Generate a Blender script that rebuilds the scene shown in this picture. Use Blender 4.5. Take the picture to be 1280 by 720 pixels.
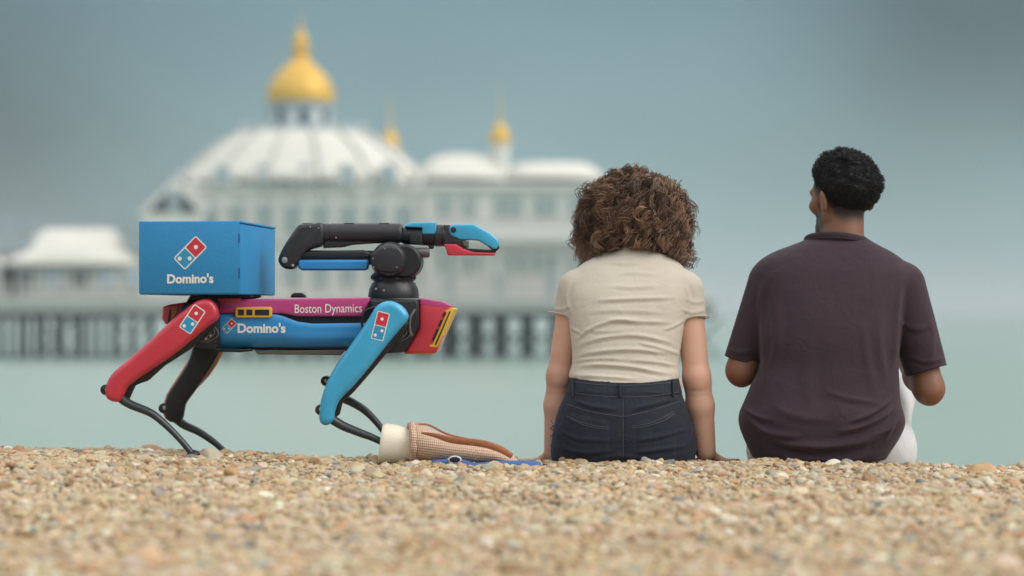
import bpy, bmesh, math, random
import numpy as np
from mathutils import Vector, Matrix
from mathutils.bvhtree import BVHTree

for o in list(bpy.data.objects):
    bpy.data.objects.remove(o, do_unlink=True)
scene = bpy.context.scene
C = scene.collection
R = math.radians
rng = np.random.default_rng(7)
random.seed(7)

# ------------------------------------------------------------------ camera
FPX = 3031.0          # focal length in pixels of the 1280 px wide photograph (85 mm)
CAMZ = 0.42
HOR = 390.0           # pixel row of the horizon
cam_d = bpy.data.cameras.new('camera')
cam = bpy.data.objects.new('camera', cam_d)
C.objects.link(cam)
cam.location = (0, 0, CAMZ)
cam.rotation_euler = (R(90), 0, 0)
cam_d.sensor_width = 36
cam_d.lens = FPX / 1280 * 36
cam_d.shift_y = (HOR - 360) / 1280
cam_d.clip_start = 0.05
cam_d.clip_end = 30000
cam_d.dof.use_dof = True
cam_d.dof.focus_distance = 6.9
cam_d.dof.aperture_fstop = 1.9
scene.camera = cam

# ------------------------------------------------------------------ sky and sun (overcast)
SUN_EL, SUN_AZ = 40.0, 114.0     # azimuth clockwise from +Y (the sea)
w = bpy.data.worlds.new('World')
scene.world = w
w.use_nodes = True
nt = w.node_tree
nt.nodes.clear()
N = nt.nodes.new
L = nt.links.new
out = N('ShaderNodeOutputWorld')
bg = N('ShaderNodeBackground')
sky = N('ShaderNodeTexSky')
sky.sky_type = 'NISHITA'
sky.sun_disc = False
sky.sun_elevation = R(SUN_EL)
sky.sun_rotation = R(SUN_AZ)
sky.dust_density = 3.0
tc = N('ShaderNodeTexCoord')
sep = N('ShaderNodeSeparateXYZ')
L(tc.outputs['Generated'], sep.inputs[0])
ramp = N('ShaderNodeValToRGB')      # overcast: the zenith about three times the horizon
L(sep.outputs['Z'], ramp.inputs[0])
e = ramp.color_ramp.elements
e[0].position = 0.0
e[0].color = (2.3, 3.55, 3.6, 1)
e[1].position = 1.0
e[1].color = (17.0, 17.0, 16.8, 1)
m = e.new(0.13)
m.color = (1.45, 2.5, 2.85, 1)
m = e.new(0.40)
m.color = (10.0, 10.6, 10.6, 1)
mp = N('ShaderNodeMapping')
mp.inputs['Location'].default_value = (0.84, -2.85, -1.35)
mp.inputs['Scale'].default_value = (1, 1, 1.6)
L(tc.outputs['Generated'], mp.inputs[0])
noi = N('ShaderNodeTexNoise')
noi.inputs['Scale'].default_value = 3.4
noi.inputs['Detail'].default_value = 2.0
noi.inputs['Roughness'].default_value = 0.35
L(mp.outputs[0], noi.inputs['Vector'])
mr = N('ShaderNodeMapRange')
mr.inputs['From Min'].default_value = 0.36
mr.inputs['From Max'].default_value = 0.66
mr.inputs['To Min'].default_value = 0.36
mr.inputs['To Max'].default_value = 1.16
L(noi.outputs['Fac'], mr.inputs[0])
mul = N('ShaderNodeVectorMath')
mul.operation = 'SCALE'
L(ramp.outputs[0], mul.inputs[0])
L(mr.outputs[0], mul.inputs['Scale'])
mix = N('ShaderNodeMixRGB')
mix.inputs[0].default_value = 0.90
L(sky.outputs[0], mix.inputs[1])
L(mul.outputs[0], mix.inputs[2])
L(mix.outputs[0], bg.inputs[0])
bg.inputs[1].default_value = 0.10
L(bg.outputs[0], out.inputs[0])

sun_d = bpy.data.lights.new('sun', 'SUN')
sun = bpy.data.objects.new('sun', sun_d)
C.objects.link(sun)
sun_d.energy = 1.5
sun_d.angle = R(45)
sun_d.color = (1.0, 0.95, 0.88)
sv = Vector((math.sin(R(SUN_AZ)) * math.cos(R(SUN_EL)), math.cos(R(SUN_AZ)) * math.cos(R(SUN_EL)), math.sin(R(SUN_EL))))
sun.rotation_euler = sv.to_track_quat('Z', 'Y').to_euler()
sun.location = (5, -5, 10)

vs = scene.view_settings
vs.view_transform = 'Standard'
vs.look = 'None'
vs.exposure = 0.34
vs.gamma = 1.0
vs.use_curve_mapping = False
scene.cycles.use_denoising = True
scene.cycles.max_bounces = 6
scene.cycles.caustics_reflective = False
scene.cycles.caustics_refractive = False

# ------------------------------------------------------------------ helpers
def W(px, py, Y):
    """point seen at pixel (px, py) that lies at distance Y"""
    return np.array([(px - 640) / FPX * Y, Y, CAMZ + (HOR - py) / FPX * Y])

def tag(o, label=None, cat=None, group=None, kind=None):
    if label: o['label'] = label
    if cat: o['category'] = cat
    if group: o['group'] = group
    if kind: o['kind'] = kind
    return o

def empty(name, loc=(0, 0, 0), rz=0.0):
    o = bpy.data.objects.new(name, None)
    o.location = loc
    o.rotation_euler = (0, 0, rz)
    o.empty_display_size = 0.1
    C.objects.link(o)
    return o

def link(name, me, mats=None, parent=None, loc=None):
    o = bpy.data.objects.new(name, me)
    if mats is not None:
        for mt in (mats if isinstance(mats, (list, tuple)) else [mats]):
            if len(me.materials) < len(mats if isinstance(mats, (list, tuple)) else [mats]):
                me.materials.append(mt)
    C.objects.link(o)
    if parent is not None: o.parent = parent
    if loc is not None: o.location = loc
    return o

def np_mesh(name, V, F, smooth=True):
    """mesh from numpy arrays, F an (n, k) array of equal-sided faces"""
    me = bpy.data.meshes.new(name)
    V = np.asarray(V, np.float32)
    F = np.asarray(F, np.int32)
    n, k = F.shape
    me.vertices.add(len(V))
    me.vertices.foreach_set('co', V.ravel())
    me.loops.add(n * k)
    me.loops.foreach_set('vertex_index', F.ravel())
    me.polygons.add(n)
    me.polygons.foreach_set('loop_start', np.arange(0, n * k, k, dtype=np.int32))
    me.polygons.foreach_set('use_smooth', np.full(n, smooth, dtype=bool))
    me.update(calc_edges=True)
    me.validate()
    return me

def bm_mesh(name, bm, angle=35):
    bmesh.ops.recalc_face_normals(bm, faces=bm.faces[:])
    me = bpy.data.meshes.new(name)
    bm.to_mesh(me)
    bm.free()
    for p in me.polygons: p.use_smooth = True
    me.set_sharp_from_angle(angle=R(angle))
    return me

# ------------------------------------------------------------------ materials
MATS = {}
def mat(name, col, rough=0.5, metal=0.0, var=0.10, vscale=8.0, bump=0.0, bscale=60.0, coat=0.0, col2=None, spec=0.5, sheen=0.0, attr=None):
    """principled material with a noise-driven colour variation and fine relief"""
    if name in MATS: return MATS[name]
    mt = bpy.data.materials.new(name)
    mt.use_nodes = True
    t = mt.node_tree
    p = t.nodes['Principled BSDF']
    p.inputs['Roughness'].default_value = rough
    p.inputs['Metallic'].default_value = metal
    p.inputs['Specular IOR Level'].default_value = spec
    p.inputs['Coat Weight'].default_value = coat
    p.inputs['Coat Roughness'].default_value = 0.12
    p.inputs['Sheen Weight'].default_value = sheen
    c = t.nodes.new('ShaderNodeTexCoord')
    nz = t.nodes.new('ShaderNodeTexNoise')
    nz.inputs['Scale'].default_value = vscale
    nz.inputs['Detail'].default_value = 5
    t.links.new(c.outputs['Object'], nz.inputs['Vector'])
    mx = t.nodes.new('ShaderNodeMixRGB')
    t.links.new(nz.outputs['Fac'], mx.inputs[0])
    c2 = col2 or tuple(min(1, x * (1 + var)) for x in col)
    mx.inputs[1].default_value = (*[x * (1 - var) for x in col], 1)
    mx.inputs[2].default_value = (*c2, 1)
    t.links.new(mx.outputs[0], p.inputs['Base Color'])
    if bump:
        n2 = t.nodes.new('ShaderNodeTexNoise')
        n2.inputs['Scale'].default_value = bscale
        n2.inputs['Detail'].default_value = 4
        t.links.new(c.outputs['Object'], n2.inputs['Vector'])
        b = t.nodes.new('ShaderNodeBump')
        b.inputs['Strength'].default_value = bump
        b.inputs['Distance'].default_value = 0.01
        t.links.new(n2.outputs['Fac'], b.inputs['Height'])
        t.links.new(b.outputs[0], p.inputs['Normal'])
    # small roughness variation
    r = t.nodes.new('ShaderNodeMapRange')
    r.inputs['To Min'].default_value = max(0.02, rough - 0.08)
    r.inputs['To Max'].default_value = min(1, rough + 0.08)
    t.links.new(nz.outputs['Fac'], r.inputs[0])
    t.links.new(r.outputs[0], p.inputs['Roughness'])
    MATS[name] = mt
    return mt

def attr_mat(name, col_a, col_b, attr, rough=0.5, spec=0.5, sss=0.0, var=0.12, vscale=20, bump=0.0, bscale=200, sheen=0.0):
    """two colours mixed by a vertex attribute"""
    mt = mat(name, col_a, rough, var=var, vscale=vscale, bump=bump, bscale=bscale, spec=spec, sheen=sheen)
    t = mt.node_tree
    p = t.nodes['Principled BSDF']
    src = p.inputs['Base Color'].links[0].from_socket
    a = t.nodes.new('ShaderNodeAttribute')
    a.attribute_name = attr
    mx = t.nodes.new('ShaderNodeMixRGB')
    t.links.new(a.outputs['Fac'], mx.inputs[0])
    t.links.new(src, mx.inputs[1])
    mx.inputs[2].default_value = (*col_b, 1)
    t.links.new(mx.outputs[0], p.inputs['Base Color'])
    if sss:
        p.inputs['Subsurface Weight'].default_value = sss
        p.inputs['Subsurface Radius'].default_value = (0.012, 0.005, 0.003)
        p.inputs['Subsurface Scale'].default_value = 1.0
    return mt

# ------------------------------------------------------------------ terrain
CRX = np.array([-3000, 0, 200, 450, 640, 870, 1100, 1280, 4000.0])
CRY = np.array([550, 563, 568, 577, 578.5, 580, 582, 589, 600.0])
YC = 6.75
SEA_Z = -3.60

def smooth01(t):
    t = np.clip(t, 0, 1)
    return t * t * (3 - 2 * t)

def gz(x, y):
    """height of the shingle at (x, y)"""
    x = np.asarray(x, float)
    y = np.asarray(y, float)
    px = 640 + x / YC * FPX
    cr = CAMZ - (np.interp(px, CRX, CRY) - HOR) / FPX * YC
    near = -0.012 + (cr + 0.012) * smooth01((y - 4.2) / (YC - 4.2))
    d = np.maximum(y - YC, 0)
    d2 = np.maximum(y - 7.7, 0)
    far = cr - 0.062 * np.minimum(d, 0.95) - 0.15 * d2
    z = np.where(y < YC, near, far)
    z = z + 0.006 * np.sin(x * 5.1 + 1.3) * np.sin(y * 4.3 + 0.7) + 0.004 * np.sin(x * 13 + y * 9) + 0.003 * np.sin(x * 21 - y * 6 + 2)
    return np.maximum(z, -7.0)

def shingle_material():
    mt = bpy.data.materials.new('shingle_ground')
    mt.use_nodes = True
    t = mt.node_tree
    p = t.nodes['Principled BSDF']
    c = t.nodes.new('ShaderNodeTexCoord')
    v = t.nodes.new('ShaderNodeTexVoronoi')
    v.inputs['Scale'].default_value = 55
    t.links.new(c.outputs['Object'], v.inputs['Vector'])
    r = t.nodes.new('ShaderNodeValToRGB')
    sp = t.nodes.new('ShaderNodeSeparateColor')
    t.links.new(v.outputs['Color'], sp.inputs[0])
    t.links.new(sp.outputs[0], r.inputs[0])
    els = r.color_ramp.elements
    els[0].color = (0.20, 0.13, 0.08, 1)
    els[1].color = (0.50, 0.42, 0.33, 1)
    k = els.new(0.35); k.color = (0.42, 0.28, 0.16, 1)
    k = els.new(0.6); k.color = (0.40, 0.33, 0.25, 1)
    k = els.new(0.8); k.color = (0.22, 0.22, 0.22, 1)
    t.links.new(r.outputs[0], p.inputs['Base Color'])
    p.inputs['Roughness'].default_value = 0.75
    b = t.nodes.new('ShaderNodeBump')
    b.inputs['Strength'].default_value = 0.9
    b.inputs['Distance'].default_value = 0.02
    b.invert = True
    t.links.new(v.outputs['Distance'], b.inputs['Height'])
    t.links.new(b.outputs[0], p.inputs['Normal'])
    return mt

xs = np.concatenate([np.linspace(-150, -6, 24)[:-1], np.linspace(-6, 6, 160), np.linspace(6, 150, 24)[1:]])
ys = np.concatenate([np.linspace(-60, 1, 16)[:-1], np.linspace(1, 10, 140), np.linspace(10, 60, 30)[1:]])
X, Y = np.meshgrid(xs, ys, indexing='ij')
Z = gz(X, Y) - 0.012
V = np.stack([X, Y, Z], -1).reshape(-1, 3)
ni, nj = X.shape
ii, jj = np.meshgrid(np.arange(ni - 1), np.arange(nj - 1), indexing='ij')
a = (ii * nj + jj).ravel()
beach = link('beach_ground', np_mesh('beach_ground', V, np.stack([a, a + nj, a + nj + 1, a + 1], 1)), shingle_material())
tag(beach, kind='structure')

# loose pebbles: points with size, turn and colour, one pebble mesh instanced on each
def scatter_pebbles():
    pts, sc, rot, col = [], [], [], []
    ladder = ((125000, 0.0058, 0.007, 0.0), (26000, 0.0088, 0.007, 0.003), (3600, 0.0130, 0.007, 0.003), (420, 0.019, 0.006, 0.002))
    for n, size, dz, up in ladder:
        u = rng.random(n)
        y = 3.1 + (7.9 - 3.1) * u ** 0.82
        hw = 0.235 * y + 0.45
        x = (rng.random(n) * 2 - 1) * hw
        z = gz(x, y) - 0.008 + rng.random(n) * dz + up
        s = size * np.exp(rng.normal(0, 0.28, n))
        pts.append(np.stack([x, y, z], 1))
        sc.append(np.stack([s * rng.uniform(0.8, 1.35, n), s * rng.uniform(0.75, 1.1, n), s * rng.uniform(0.4, 0.72, n)], 1))
        rot.append(np.stack([rng.normal(0, 0.35, n), rng.normal(0, 0.35, n), rng.random(n) * 6.283], 1))
        pal = np.array([(0.46, 0.32, 0.185), (0.50, 0.37, 0.235), (0.51, 0.40, 0.285), (0.37, 0.22, 0.115), (0.54, 0.45, 0.345),
                        (0.36, 0.23, 0.14), (0.33, 0.305, 0.275), (0.205, 0.195, 0.19), (0.54, 0.32, 0.18), (0.66, 0.59, 0.49)])
        pal = pal * np.array([0.97, 0.97, 0.90])
        pr = np.array([0.20, 0.21, 0.20, 0.08, 0.14, 0.035, 0.04, 0.015, 0.04, 0.045])
        k = rng.choice(len(pal), n, p=pr / pr.sum())
        cc = pal[k] * np.exp(rng.normal(0, 0.10, (n, 1))) * np.exp(rng.normal(0, 0.04, (n, 3)))
        col.append(np.clip(cc, 0, 0.95))
    pts, sc, rot, col = map(np.concatenate, (pts, sc, rot, col))
    me = bpy.data.meshes.new('shingle')
    me.vertices.add(len(pts))
    me.vertices.foreach_set('co', pts.astype(np.float32).ravel())
    for nm, arr in (('psize', sc), ('pturn', rot)):
        at = me.attributes.new(nm, 'FLOAT_VECTOR', 'POINT')
        at.data.foreach_set('vector', arr.astype(np.float32).ravel())
    at = me.attributes.new('pcol', 'FLOAT_COLOR', 'POINT')
    at.data.foreach_set('color', np.concatenate([col, np.ones((len(col), 1))], 1).astype(np.float32).ravel())
    at = me.attributes.new('pkind', 'INT', 'POINT')
    at.data.foreach_set('value', rng.integers(0, 4, len(pts)).astype(np.int32))
    mt = bpy.data.materials.new('pebble')
    mt.use_nodes = True
    t = mt.node_tree
    p = t.nodes['Principled BSDF']
    at = t.nodes.new('ShaderNodeAttribute')
    at.attribute_type = 'INSTANCER'
    at.attribute_name = 'pcol'
    c = t.nodes.new('ShaderNodeTexCoord')
    nz = t.nodes.new('ShaderNodeTexNoise')
    nz.inputs['Scale'].default_value = 1.6
    nz.inputs['Detail'].default_value = 6
    t.links.new(c.outputs['Object'], nz.inputs['Vector'])
    r = t.nodes.new('ShaderNodeMapRange')
    r.inputs['To Min'].default_value = 0.72
    r.inputs['To Max'].default_value = 1.2
    t.links.new(nz.outputs['Fac'], r.inputs[0])
    vm = t.nodes.new('ShaderNodeVectorMath')
    vm.operation = 'SCALE'
    t.links.new(at.outputs['Color'], vm.inputs[0])
    t.links.new(r.outputs[0], vm.inputs['Scale'])
    t.links.new(vm.outputs[0], p.inputs['Base Color'])
    p.inputs['Roughness'].default_value = 0.55
    g = bpy.data.node_groups.new('pebbles', 'GeometryNodeTree')
    g.interface.new_socket('Geometry', in_out='INPUT', socket_type='NodeSocketGeometry')
    g.interface.new_socket('Geometry', in_out='OUTPUT', socket_type='NodeSocketGeometry')
    gi = g.nodes.new('NodeGroupInput')
    go = g.nodes.new('NodeGroupOutput')
    join = g.nodes.new('GeometryNodeGeometryToInstance')
    for k in range(4):
        ico = g.nodes.new('GeometryNodeMeshIcoSphere')
        ico.inputs['Radius'].default_value = 1.0
        ico.inputs['Subdivisions'].default_value = 3
        sp = g.nodes.new('GeometryNodeSetPosition')
        nn = g.nodes.new('ShaderNodeTexNoise')
        nn.noise_dimensions = '4D'
        nn.inputs['W'].default_value = 3.1 * k
        nn.inputs['Scale'].default_value = 0.9
        nn.inputs['Detail'].default_value = 1.5
        sub = g.nodes.new('ShaderNodeVectorMath')
        sub.operation = 'SUBTRACT'
        sub.inputs[1].default_value = (0.5, 0.5, 0.5)
        scl = g.nodes.new('ShaderNodeVectorMath')
        scl.operation = 'SCALE'
        scl.inputs['Scale'].default_value = 1.1
        g.links.new(nn.outputs['Color'], sub.inputs[0])
        g.links.new(sub.outputs[0], scl.inputs[0])
        g.links.new(ico.outputs[0], sp.inputs['Geometry'])
        g.links.new(scl.outputs[0], sp.inputs['Offset'])
        ss = g.nodes.new('GeometryNodeSetShadeSmooth')
        g.links.new(sp.outputs[0], ss.inputs[0])
        sm = g.nodes.new('GeometryNodeSetMaterial')
        sm.inputs['Material'].default_value = mt
        g.links.new(ss.outputs[0], sm.inputs[0])
        g.links.new(sm.outputs[0], join.inputs[0])
    ip = g.nodes.new('GeometryNodeInstanceOnPoints')
    m2p = g.nodes.new('GeometryNodeMeshToPoints')
    g.links.new(gi.outputs[0], m2p.inputs[0])
    g.links.new(m2p.outputs[0], ip.inputs['Points'])
    g.links.new(join.outputs[0], ip.inputs['Instance'])
    ip.inputs['Pick Instance'].default_value = True
    def na(nm, dt):
        n = g.nodes.new('GeometryNodeInputNamedAttribute')
        n.data_type = dt
        n.inputs['Name'].default_value = nm
        return n.outputs['Attribute']
    g.links.new(na('psize', 'FLOAT_VECTOR'), ip.inputs['Scale'])
    e2r = g.nodes.new('FunctionNodeEulerToRotation')
    g.links.new(na('pturn', 'FLOAT_VECTOR'), e2r.inputs[0])
    g.links.new(e2r.outputs[0], ip.inputs['Rotation'])
    g.links.new(na('pkind', 'INT'), ip.inputs['Instance Index'])
    g.links.new(ip.outputs[0], go.inputs[0])
    o = link('shingle', me, mt)
    md = o.modifiers.new('pebbles', 'NODES')
    md.node_group = g
    tag(o, 'loose tan, cream and grey shingle pebbles covering the beach', 'shingle', kind='stuff')
    return o
scatter_pebbles()

# sea: sheet to the horizon
def sea_material():
    mt = bpy.data.materials.new('sea_water')
    mt.use_nodes = True
    t = mt.node_tree
    p = t.nodes['Principled BSDF']
    p.inputs['Base Color'].default_value = (0.20, 0.30, 0.27, 1)
    p.inputs['Roughness'].default_value = 0.28
    p.inputs['IOR'].default_value = 1.333
    c = t.nodes.new('ShaderNodeTexCoord')
    mpn = t.nodes.new('ShaderNodeMapping')
    mpn.inputs['Scale'].default_value = (0.35, 1.0, 1)
    t.links.new(c.outputs['Object'], mpn.inputs[0])
    n1 = t.nodes.new('ShaderNodeTexNoise')
    n1.inputs['Scale'].default_value = 0.9
    n1.inputs['Detail'].default_value = 5
    t.links.new(mpn.outputs[0], n1.inputs['Vector'])
    b = t.nodes.new('ShaderNodeBump')
    b.inputs['Strength'].default_value = 0.7
    b.inputs['Distance'].default_value = 0.5
    t.links.new(n1.outputs['Fac'], b.inputs['Height'])
    t.links.new(b.outputs[0], p.inputs['Normal'])
    n2 = t.nodes.new('ShaderNodeTexNoise')      # silt drifting in the shallows
    n2.inputs['Scale'].default_value = 0.02
    n2.inputs['Detail'].default_value = 4
    t.links.new(mpn.outputs[0], n2.inputs['Vector'])
    mx = t.nodes.new('ShaderNodeMixRGB')
    t.links.new(n2.outputs['Fac'], mx.inputs[0])
    mx.inputs[1].default_value = (0.215, 0.31, 0.275, 1)
    mx.inputs[2].default_value = (0.265, 0.355, 0.31, 1)
    t.links.new(mx.outputs[0], p.inputs['Base Color'])
    return mt
sx = np.concatenate([-np.geomspace(9000, 40, 24), np.linspace(-30, 30, 13), np.geomspace(40, 9000, 24)])
sy = np.concatenate([np.linspace(14, 100, 12), np.geomspace(115, 12000, 30)])
X, Y = np.meshgrid(sx, sy, indexing='ij')
ni, nj = X.shape
ii, jj = np.meshgrid(np.arange(ni - 1), np.arange(nj - 1), indexing='ij')
a = (ii * nj + jj).ravel()
sea = link('sea', np_mesh('sea', np.stack([X, Y, np.full_like(X, SEA_Z)], -1).reshape(-1, 3), np.stack([a, a + nj, a + nj + 1, a + 1], 1)), sea_material())
tag(sea, kind='structure')

# ------------------------------------------------------------------ mesh builders
def box_mesh(name, x0, x1, y0, y1, z0, z1, bevel=0.0, seg=2):
    bm = bmesh.new()
    bmesh.ops.create_cube(bm, size=1)
    for v in bm.verts:
        v.co = Vector((x0 + (v.co.x + .5) * (x1 - x0), y0 + (v.co.y + .5) * (y1 - y0), z0 + (v.co.z + .5) * (z1 - z0)))
    if bevel:
        bmesh.ops.bevel(bm, geom=bm.edges[:], offset=bevel, segments=seg, profile=0.5, affect='EDGES')
    return bm_mesh(name, bm)

def smooth_poly(pts, n=4):
    """closed Catmull-Rom through the points"""
    P = np.asarray(pts, float)
    m = len(P)
    res = []
    for i in range(m):
        p0, p1, p2, p3 = P[i - 1], P[i], P[(i + 1) % m], P[(i + 2) % m]
        for k in range(n):
            t = k / n
            res.append(0.5 * (2 * p1 + (p2 - p0) * t + (2 * p0 - 5 * p1 + 4 * p2 - p3) * t * t + (3 * p1 - p0 - 3 * p2 + p3) * t ** 3))
    return np.array(res)

def smooth_path(pts, n=6):
    P = np.asarray(pts, float)
    Q = np.vstack([2 * P[0] - P[1], P, 2 * P[-1] - P[-2]])
    res = []
    for i in range(1, len(Q) - 2):
        p0, p1, p2, p3 = Q[i - 1], Q[i], Q[i + 1], Q[i + 2]
        for k in range(n):
            t = k / n
            res.append(0.5 * (2 * p1 + (p2 - p0) * t + (2 * p0 - 5 * p1 + 4 * p2 - p3) * t * t + (3 * p1 - p0 - 3 * p2 + p3) * t ** 3))
    res.append(P[-1])
    return np.array(res)

def prism_mesh(name, pts3, depth_vec, bevel=0.0, seg=3, angle=35):
    """solid whose face is the polygon pts3, pushed along depth_vec, rims rounded"""
    bm = bmesh.new()
    a = [bm.verts.new(p) for p in pts3]
    d = Vector(depth_vec)
    b = [bm.verts.new(Vector(p) + d) for p in pts3]
    n = len(a)
    f1 = bm.faces.new(a)
    f2 = bm.faces.new(b[::-1])
    for i in range(n):
        bm.faces.new((a[i], a[(i + 1) % n], b[(i + 1) % n], b[i]))
    bmesh.ops.recalc_face_normals(bm, faces=bm.faces[:])
    if bevel:
        es = list(set(f1.edges[:] + f2.edges[:]))
        bmesh.ops.bevel(bm, geom=es, offset=bevel, segments=seg, profile=0.5, affect='EDGES', clamp_overlap=True)
    return bm_mesh(name, bm, angle)

def tube_mesh(name, path, radii, sides=12, flat=1.0, up=(0, 0, 1), caps=True):
    P = np.asarray(path, float)
    n = len(P)
    r = np.broadcast_to(np.asarray(radii, float), (n,)) if np.ndim(radii) == 0 else np.interp(np.linspace(0, 1, n), np.linspace(0, 1, len(radii)), radii)
    T = np.gradient(P, axis=0)
    T /= np.linalg.norm(T, axis=1)[:, None] + 1e-9
    U = np.asarray(up, float)
    A = np.cross(T, U)
    ln = np.linalg.norm(A, axis=1)[:, None]
    A = np.where(ln < 1e-4, np.array([1.0, 0, 0]), A / (ln + 1e-9))
    B = np.cross(A, T)
    th = np.arange(sides) / sides * 2 * np.pi
    V = P[:, None] + r[:, None, None] * (A[:, None] * np.cos(th)[None, :, None] * flat + B[:, None] * np.sin(th)[None, :, None])
    bm = bmesh.new()
    vs_ = [[bm.verts.new(V[i, j]) for j in range(sides)] for i in range(n)]
    for i in range(n - 1):
        for j in range(sides):
            k = (j + 1) % sides
            bm.faces.new((vs_[i][j], vs_[i][k], vs_[i + 1][k], vs_[i + 1][j]))
    if caps:
        bm.faces.new(vs_[0][::-1])
        bm.faces.new(vs_[-1])
    return bm_mesh(name, bm, 50)

def lathe_mesh(name, prof, axis='z', origin=(0, 0, 0), seg=28, angle=35, squash=1.0):
    """profile of (radius, height) turned about an axis"""
    bm = bmesh.new()
    rings = []
    for r_, h in prof:
        ring = []
        for k in range(seg):
            t = 2 * math.pi * k / seg
            u, v = r_ * math.cos(t), r_ * math.sin(t) * squash
            p = {'z': (u, v, h), 'x': (h, u, v), 'y': (u, h, v)}[axis]
            ring.append(bm.verts.new((p[0] + origin[0], p[1] + origin[1], p[2] + origin[2])))
        rings.append(ring)
    for a_, b_ in zip(rings[:-1], rings[1:]):
        for k in range(seg):
            bm.faces.new((a_[k], a_[(k + 1) % seg], b_[(k + 1) % seg], b_[k]))
    bm.faces.new(rings[0][::-1])
    bm.faces.new(rings[-1])
    return bm_mesh(name, bm, angle)

def text_polys(s, offset=0.0, shear=0.0):
    cu = bpy.data.curves.new('t', 'FONT')
    cu.body = s
    cu.size = 1
    cu.offset = offset
    cu.resolution_u = 4
    o = bpy.data.objects.new('t', cu)
    C.objects.link(o)
    dg = bpy.context.evaluated_depsgraph_get()
    me = o.evaluated_get(dg).to_mesh()
    V = np.array([v.co[:] for v in me.vertices])
    F = [tuple(p.vertices) for p in me.polygons]
    bpy.data.objects.remove(o, do_unlink=True)
    bpy.data.curves.remove(cu)
    return V, F

def poly_mesh(name, V, F):
    me = bpy.data.meshes.new(name)
    me.from_pydata([tuple(v) for v in V], [], F)
    me.update()
    return me

# ------------------------------------------------------------------ pier (far, built at 210 m)
YP = 210.0
PS = YP / FPX
def PX(px, yd=0.0): return (px - 640) * PS * (1 + yd / YP)
def PZ(py, yd=0.0): return CAMZ + (HOR - py) * PS * (1 + yd / YP)

M_white = mat('pier_white_paint', (0.68, 0.67, 0.63), 0.6, var=0.06, vscale=0.4, bump=0.2, bscale=3)
M_roof = mat('pier_pale_roof', (0.66, 0.64, 0.58), 0.6, var=0.08, vscale=0.3)
M_gold = mat('gold_dome_paint', (0.72, 0.42, 0.045), 0.42, metal=0.15, var=0.08, vscale=0.8)
M_drum = mat('blue_grey_paint', (0.34, 0.42, 0.48), 0.55, vscale=0.6)
M_dark = mat('pier_dark_glass', (0.045, 0.06, 0.08), 0.25, vscale=0.5)
M_teal = mat('pier_teal_glass', (0.27, 0.35, 0.36), 0.35, vscale=0.5)
M_iron = mat('pier_iron', (0.035, 0.042, 0.055), 0.6, vscale=0.8, bump=0.3, bscale=4)
M_fascia = mat('pier_fascia', (0.44, 0.45, 0.43), 0.6, var=0.1, vscale=0.3)
M_board = mat('pier_boards', (0.30, 0.27, 0.23), 0.8, var=0.2, vscale=0.5)

def pbox(name, x0, x1, y0, y1, pt, pb, m_, parent, bevel=0.0):
    """box between pixel columns x0..x1 and rows pt..pb, depths y0..y1 behind the pier front"""
    return link(name, box_mesh(name, PX(x0), PX(x1), YP + y0, YP + y1, PZ(pb), PZ(pt), bevel), m_, parent)

DECK_T, DECK_B, WATER = 372, 390, 448
pier = empty('pier', (0, 0, 0))
tag(pier, 'long seaside pier on dark iron piles with pale deck edge', 'pier')
pbox('deck', -760, 893, 0, 22, DECK_T, DECK_B - 5, M_board, pier)
pbox('fascia', -760, 893, -0.5, -0.02, DECK_T + 1, DECK_B, M_fascia, pier)
pbox('cornice_rail', -760, 893, -0.8, -0.52, DECK_T - 1, DECK_T + 4, M_white, pier)
pbox('girder', -760, 893, 1.0, 1.6, DECK_B - 4, DECK_B + 7, M_iron, pier)
pbox('girder', -760, 893, 12.0, 12.6, DECK_B - 4, DECK_B + 8, M_iron, pier)
pile_me = lathe_mesh('pile', [(0.30, SEA_Z - 2.5), (0.26, -2.0), (0.24, PZ(DECK_B) - 0.9), (0.42, PZ(DECK_B) - 0.35), (0.42, PZ(DECK_B - 4))], seg=10)
pile_me.materials.append(M_iron)
def brace_mesh(dx, name='brace'):
    z0, z1 = SEA_Z - 0.2, PZ(DECK_B) - 0.5
    a_ = tube_mesh(name, [(0, 0, z0), (dx, 0, z1)], 0.11, 6, up=(0, 1, 0))
    return a_
br1, br2 = brace_mesh(3.2), brace_mesh(-3.2)
for b_ in (br1, br2): b_.materials.append(M_iron)
px = -750.0
k = 0
while px < 890:
    dense = 440 < px
    for row, yy in enumerate((1.3, 7.0, 12.3, 18.5) if dense else (1.3, 12.3)):
        o = bpy.data.objects.new('pile', pile_me)
        C.objects.link(o)
        o.parent = pier
        o.location = (PX(px) + (0.25 * row if row else 0) + rng.normal(0, 0.12), YP + yy, 0)
    if dense or k % 4 == 1:
        for mm, oy in ((br1, 1.9), (br2, 2.2)):
            o = bpy.data.objects.new('brace', mm)
            C.objects.link(o)
            o.parent = pier
            o.location = (PX(px) + (0 if mm is br1 else 3.2), YP + oy, 0)
    px += 34 if dense else 24
    k += 1
# hand rail along the deck
post_me = box_mesh('rail_post', -0.05, 0.05, -0.05, 0.05, 0, 1.15)
post_me.materials.append(M_white)
for px in np.arange(-748, 893, 29):
    o = bpy.data.objects.new('rail_post', post_me)
    C.objects.link(o)
    o.parent = pier
    o.location = (PX(px), YP - 0.25, PZ(DECK_T))
for h in (0.45, 0.8, 1.1):
    link('hand_rail', box_mesh('hand_rail', PX(-760), PX(893), YP - 0.28, YP - 0.22, PZ(DECK_T) + h, PZ(DECK_T) + h + 0.07), M_white, pier)

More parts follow.
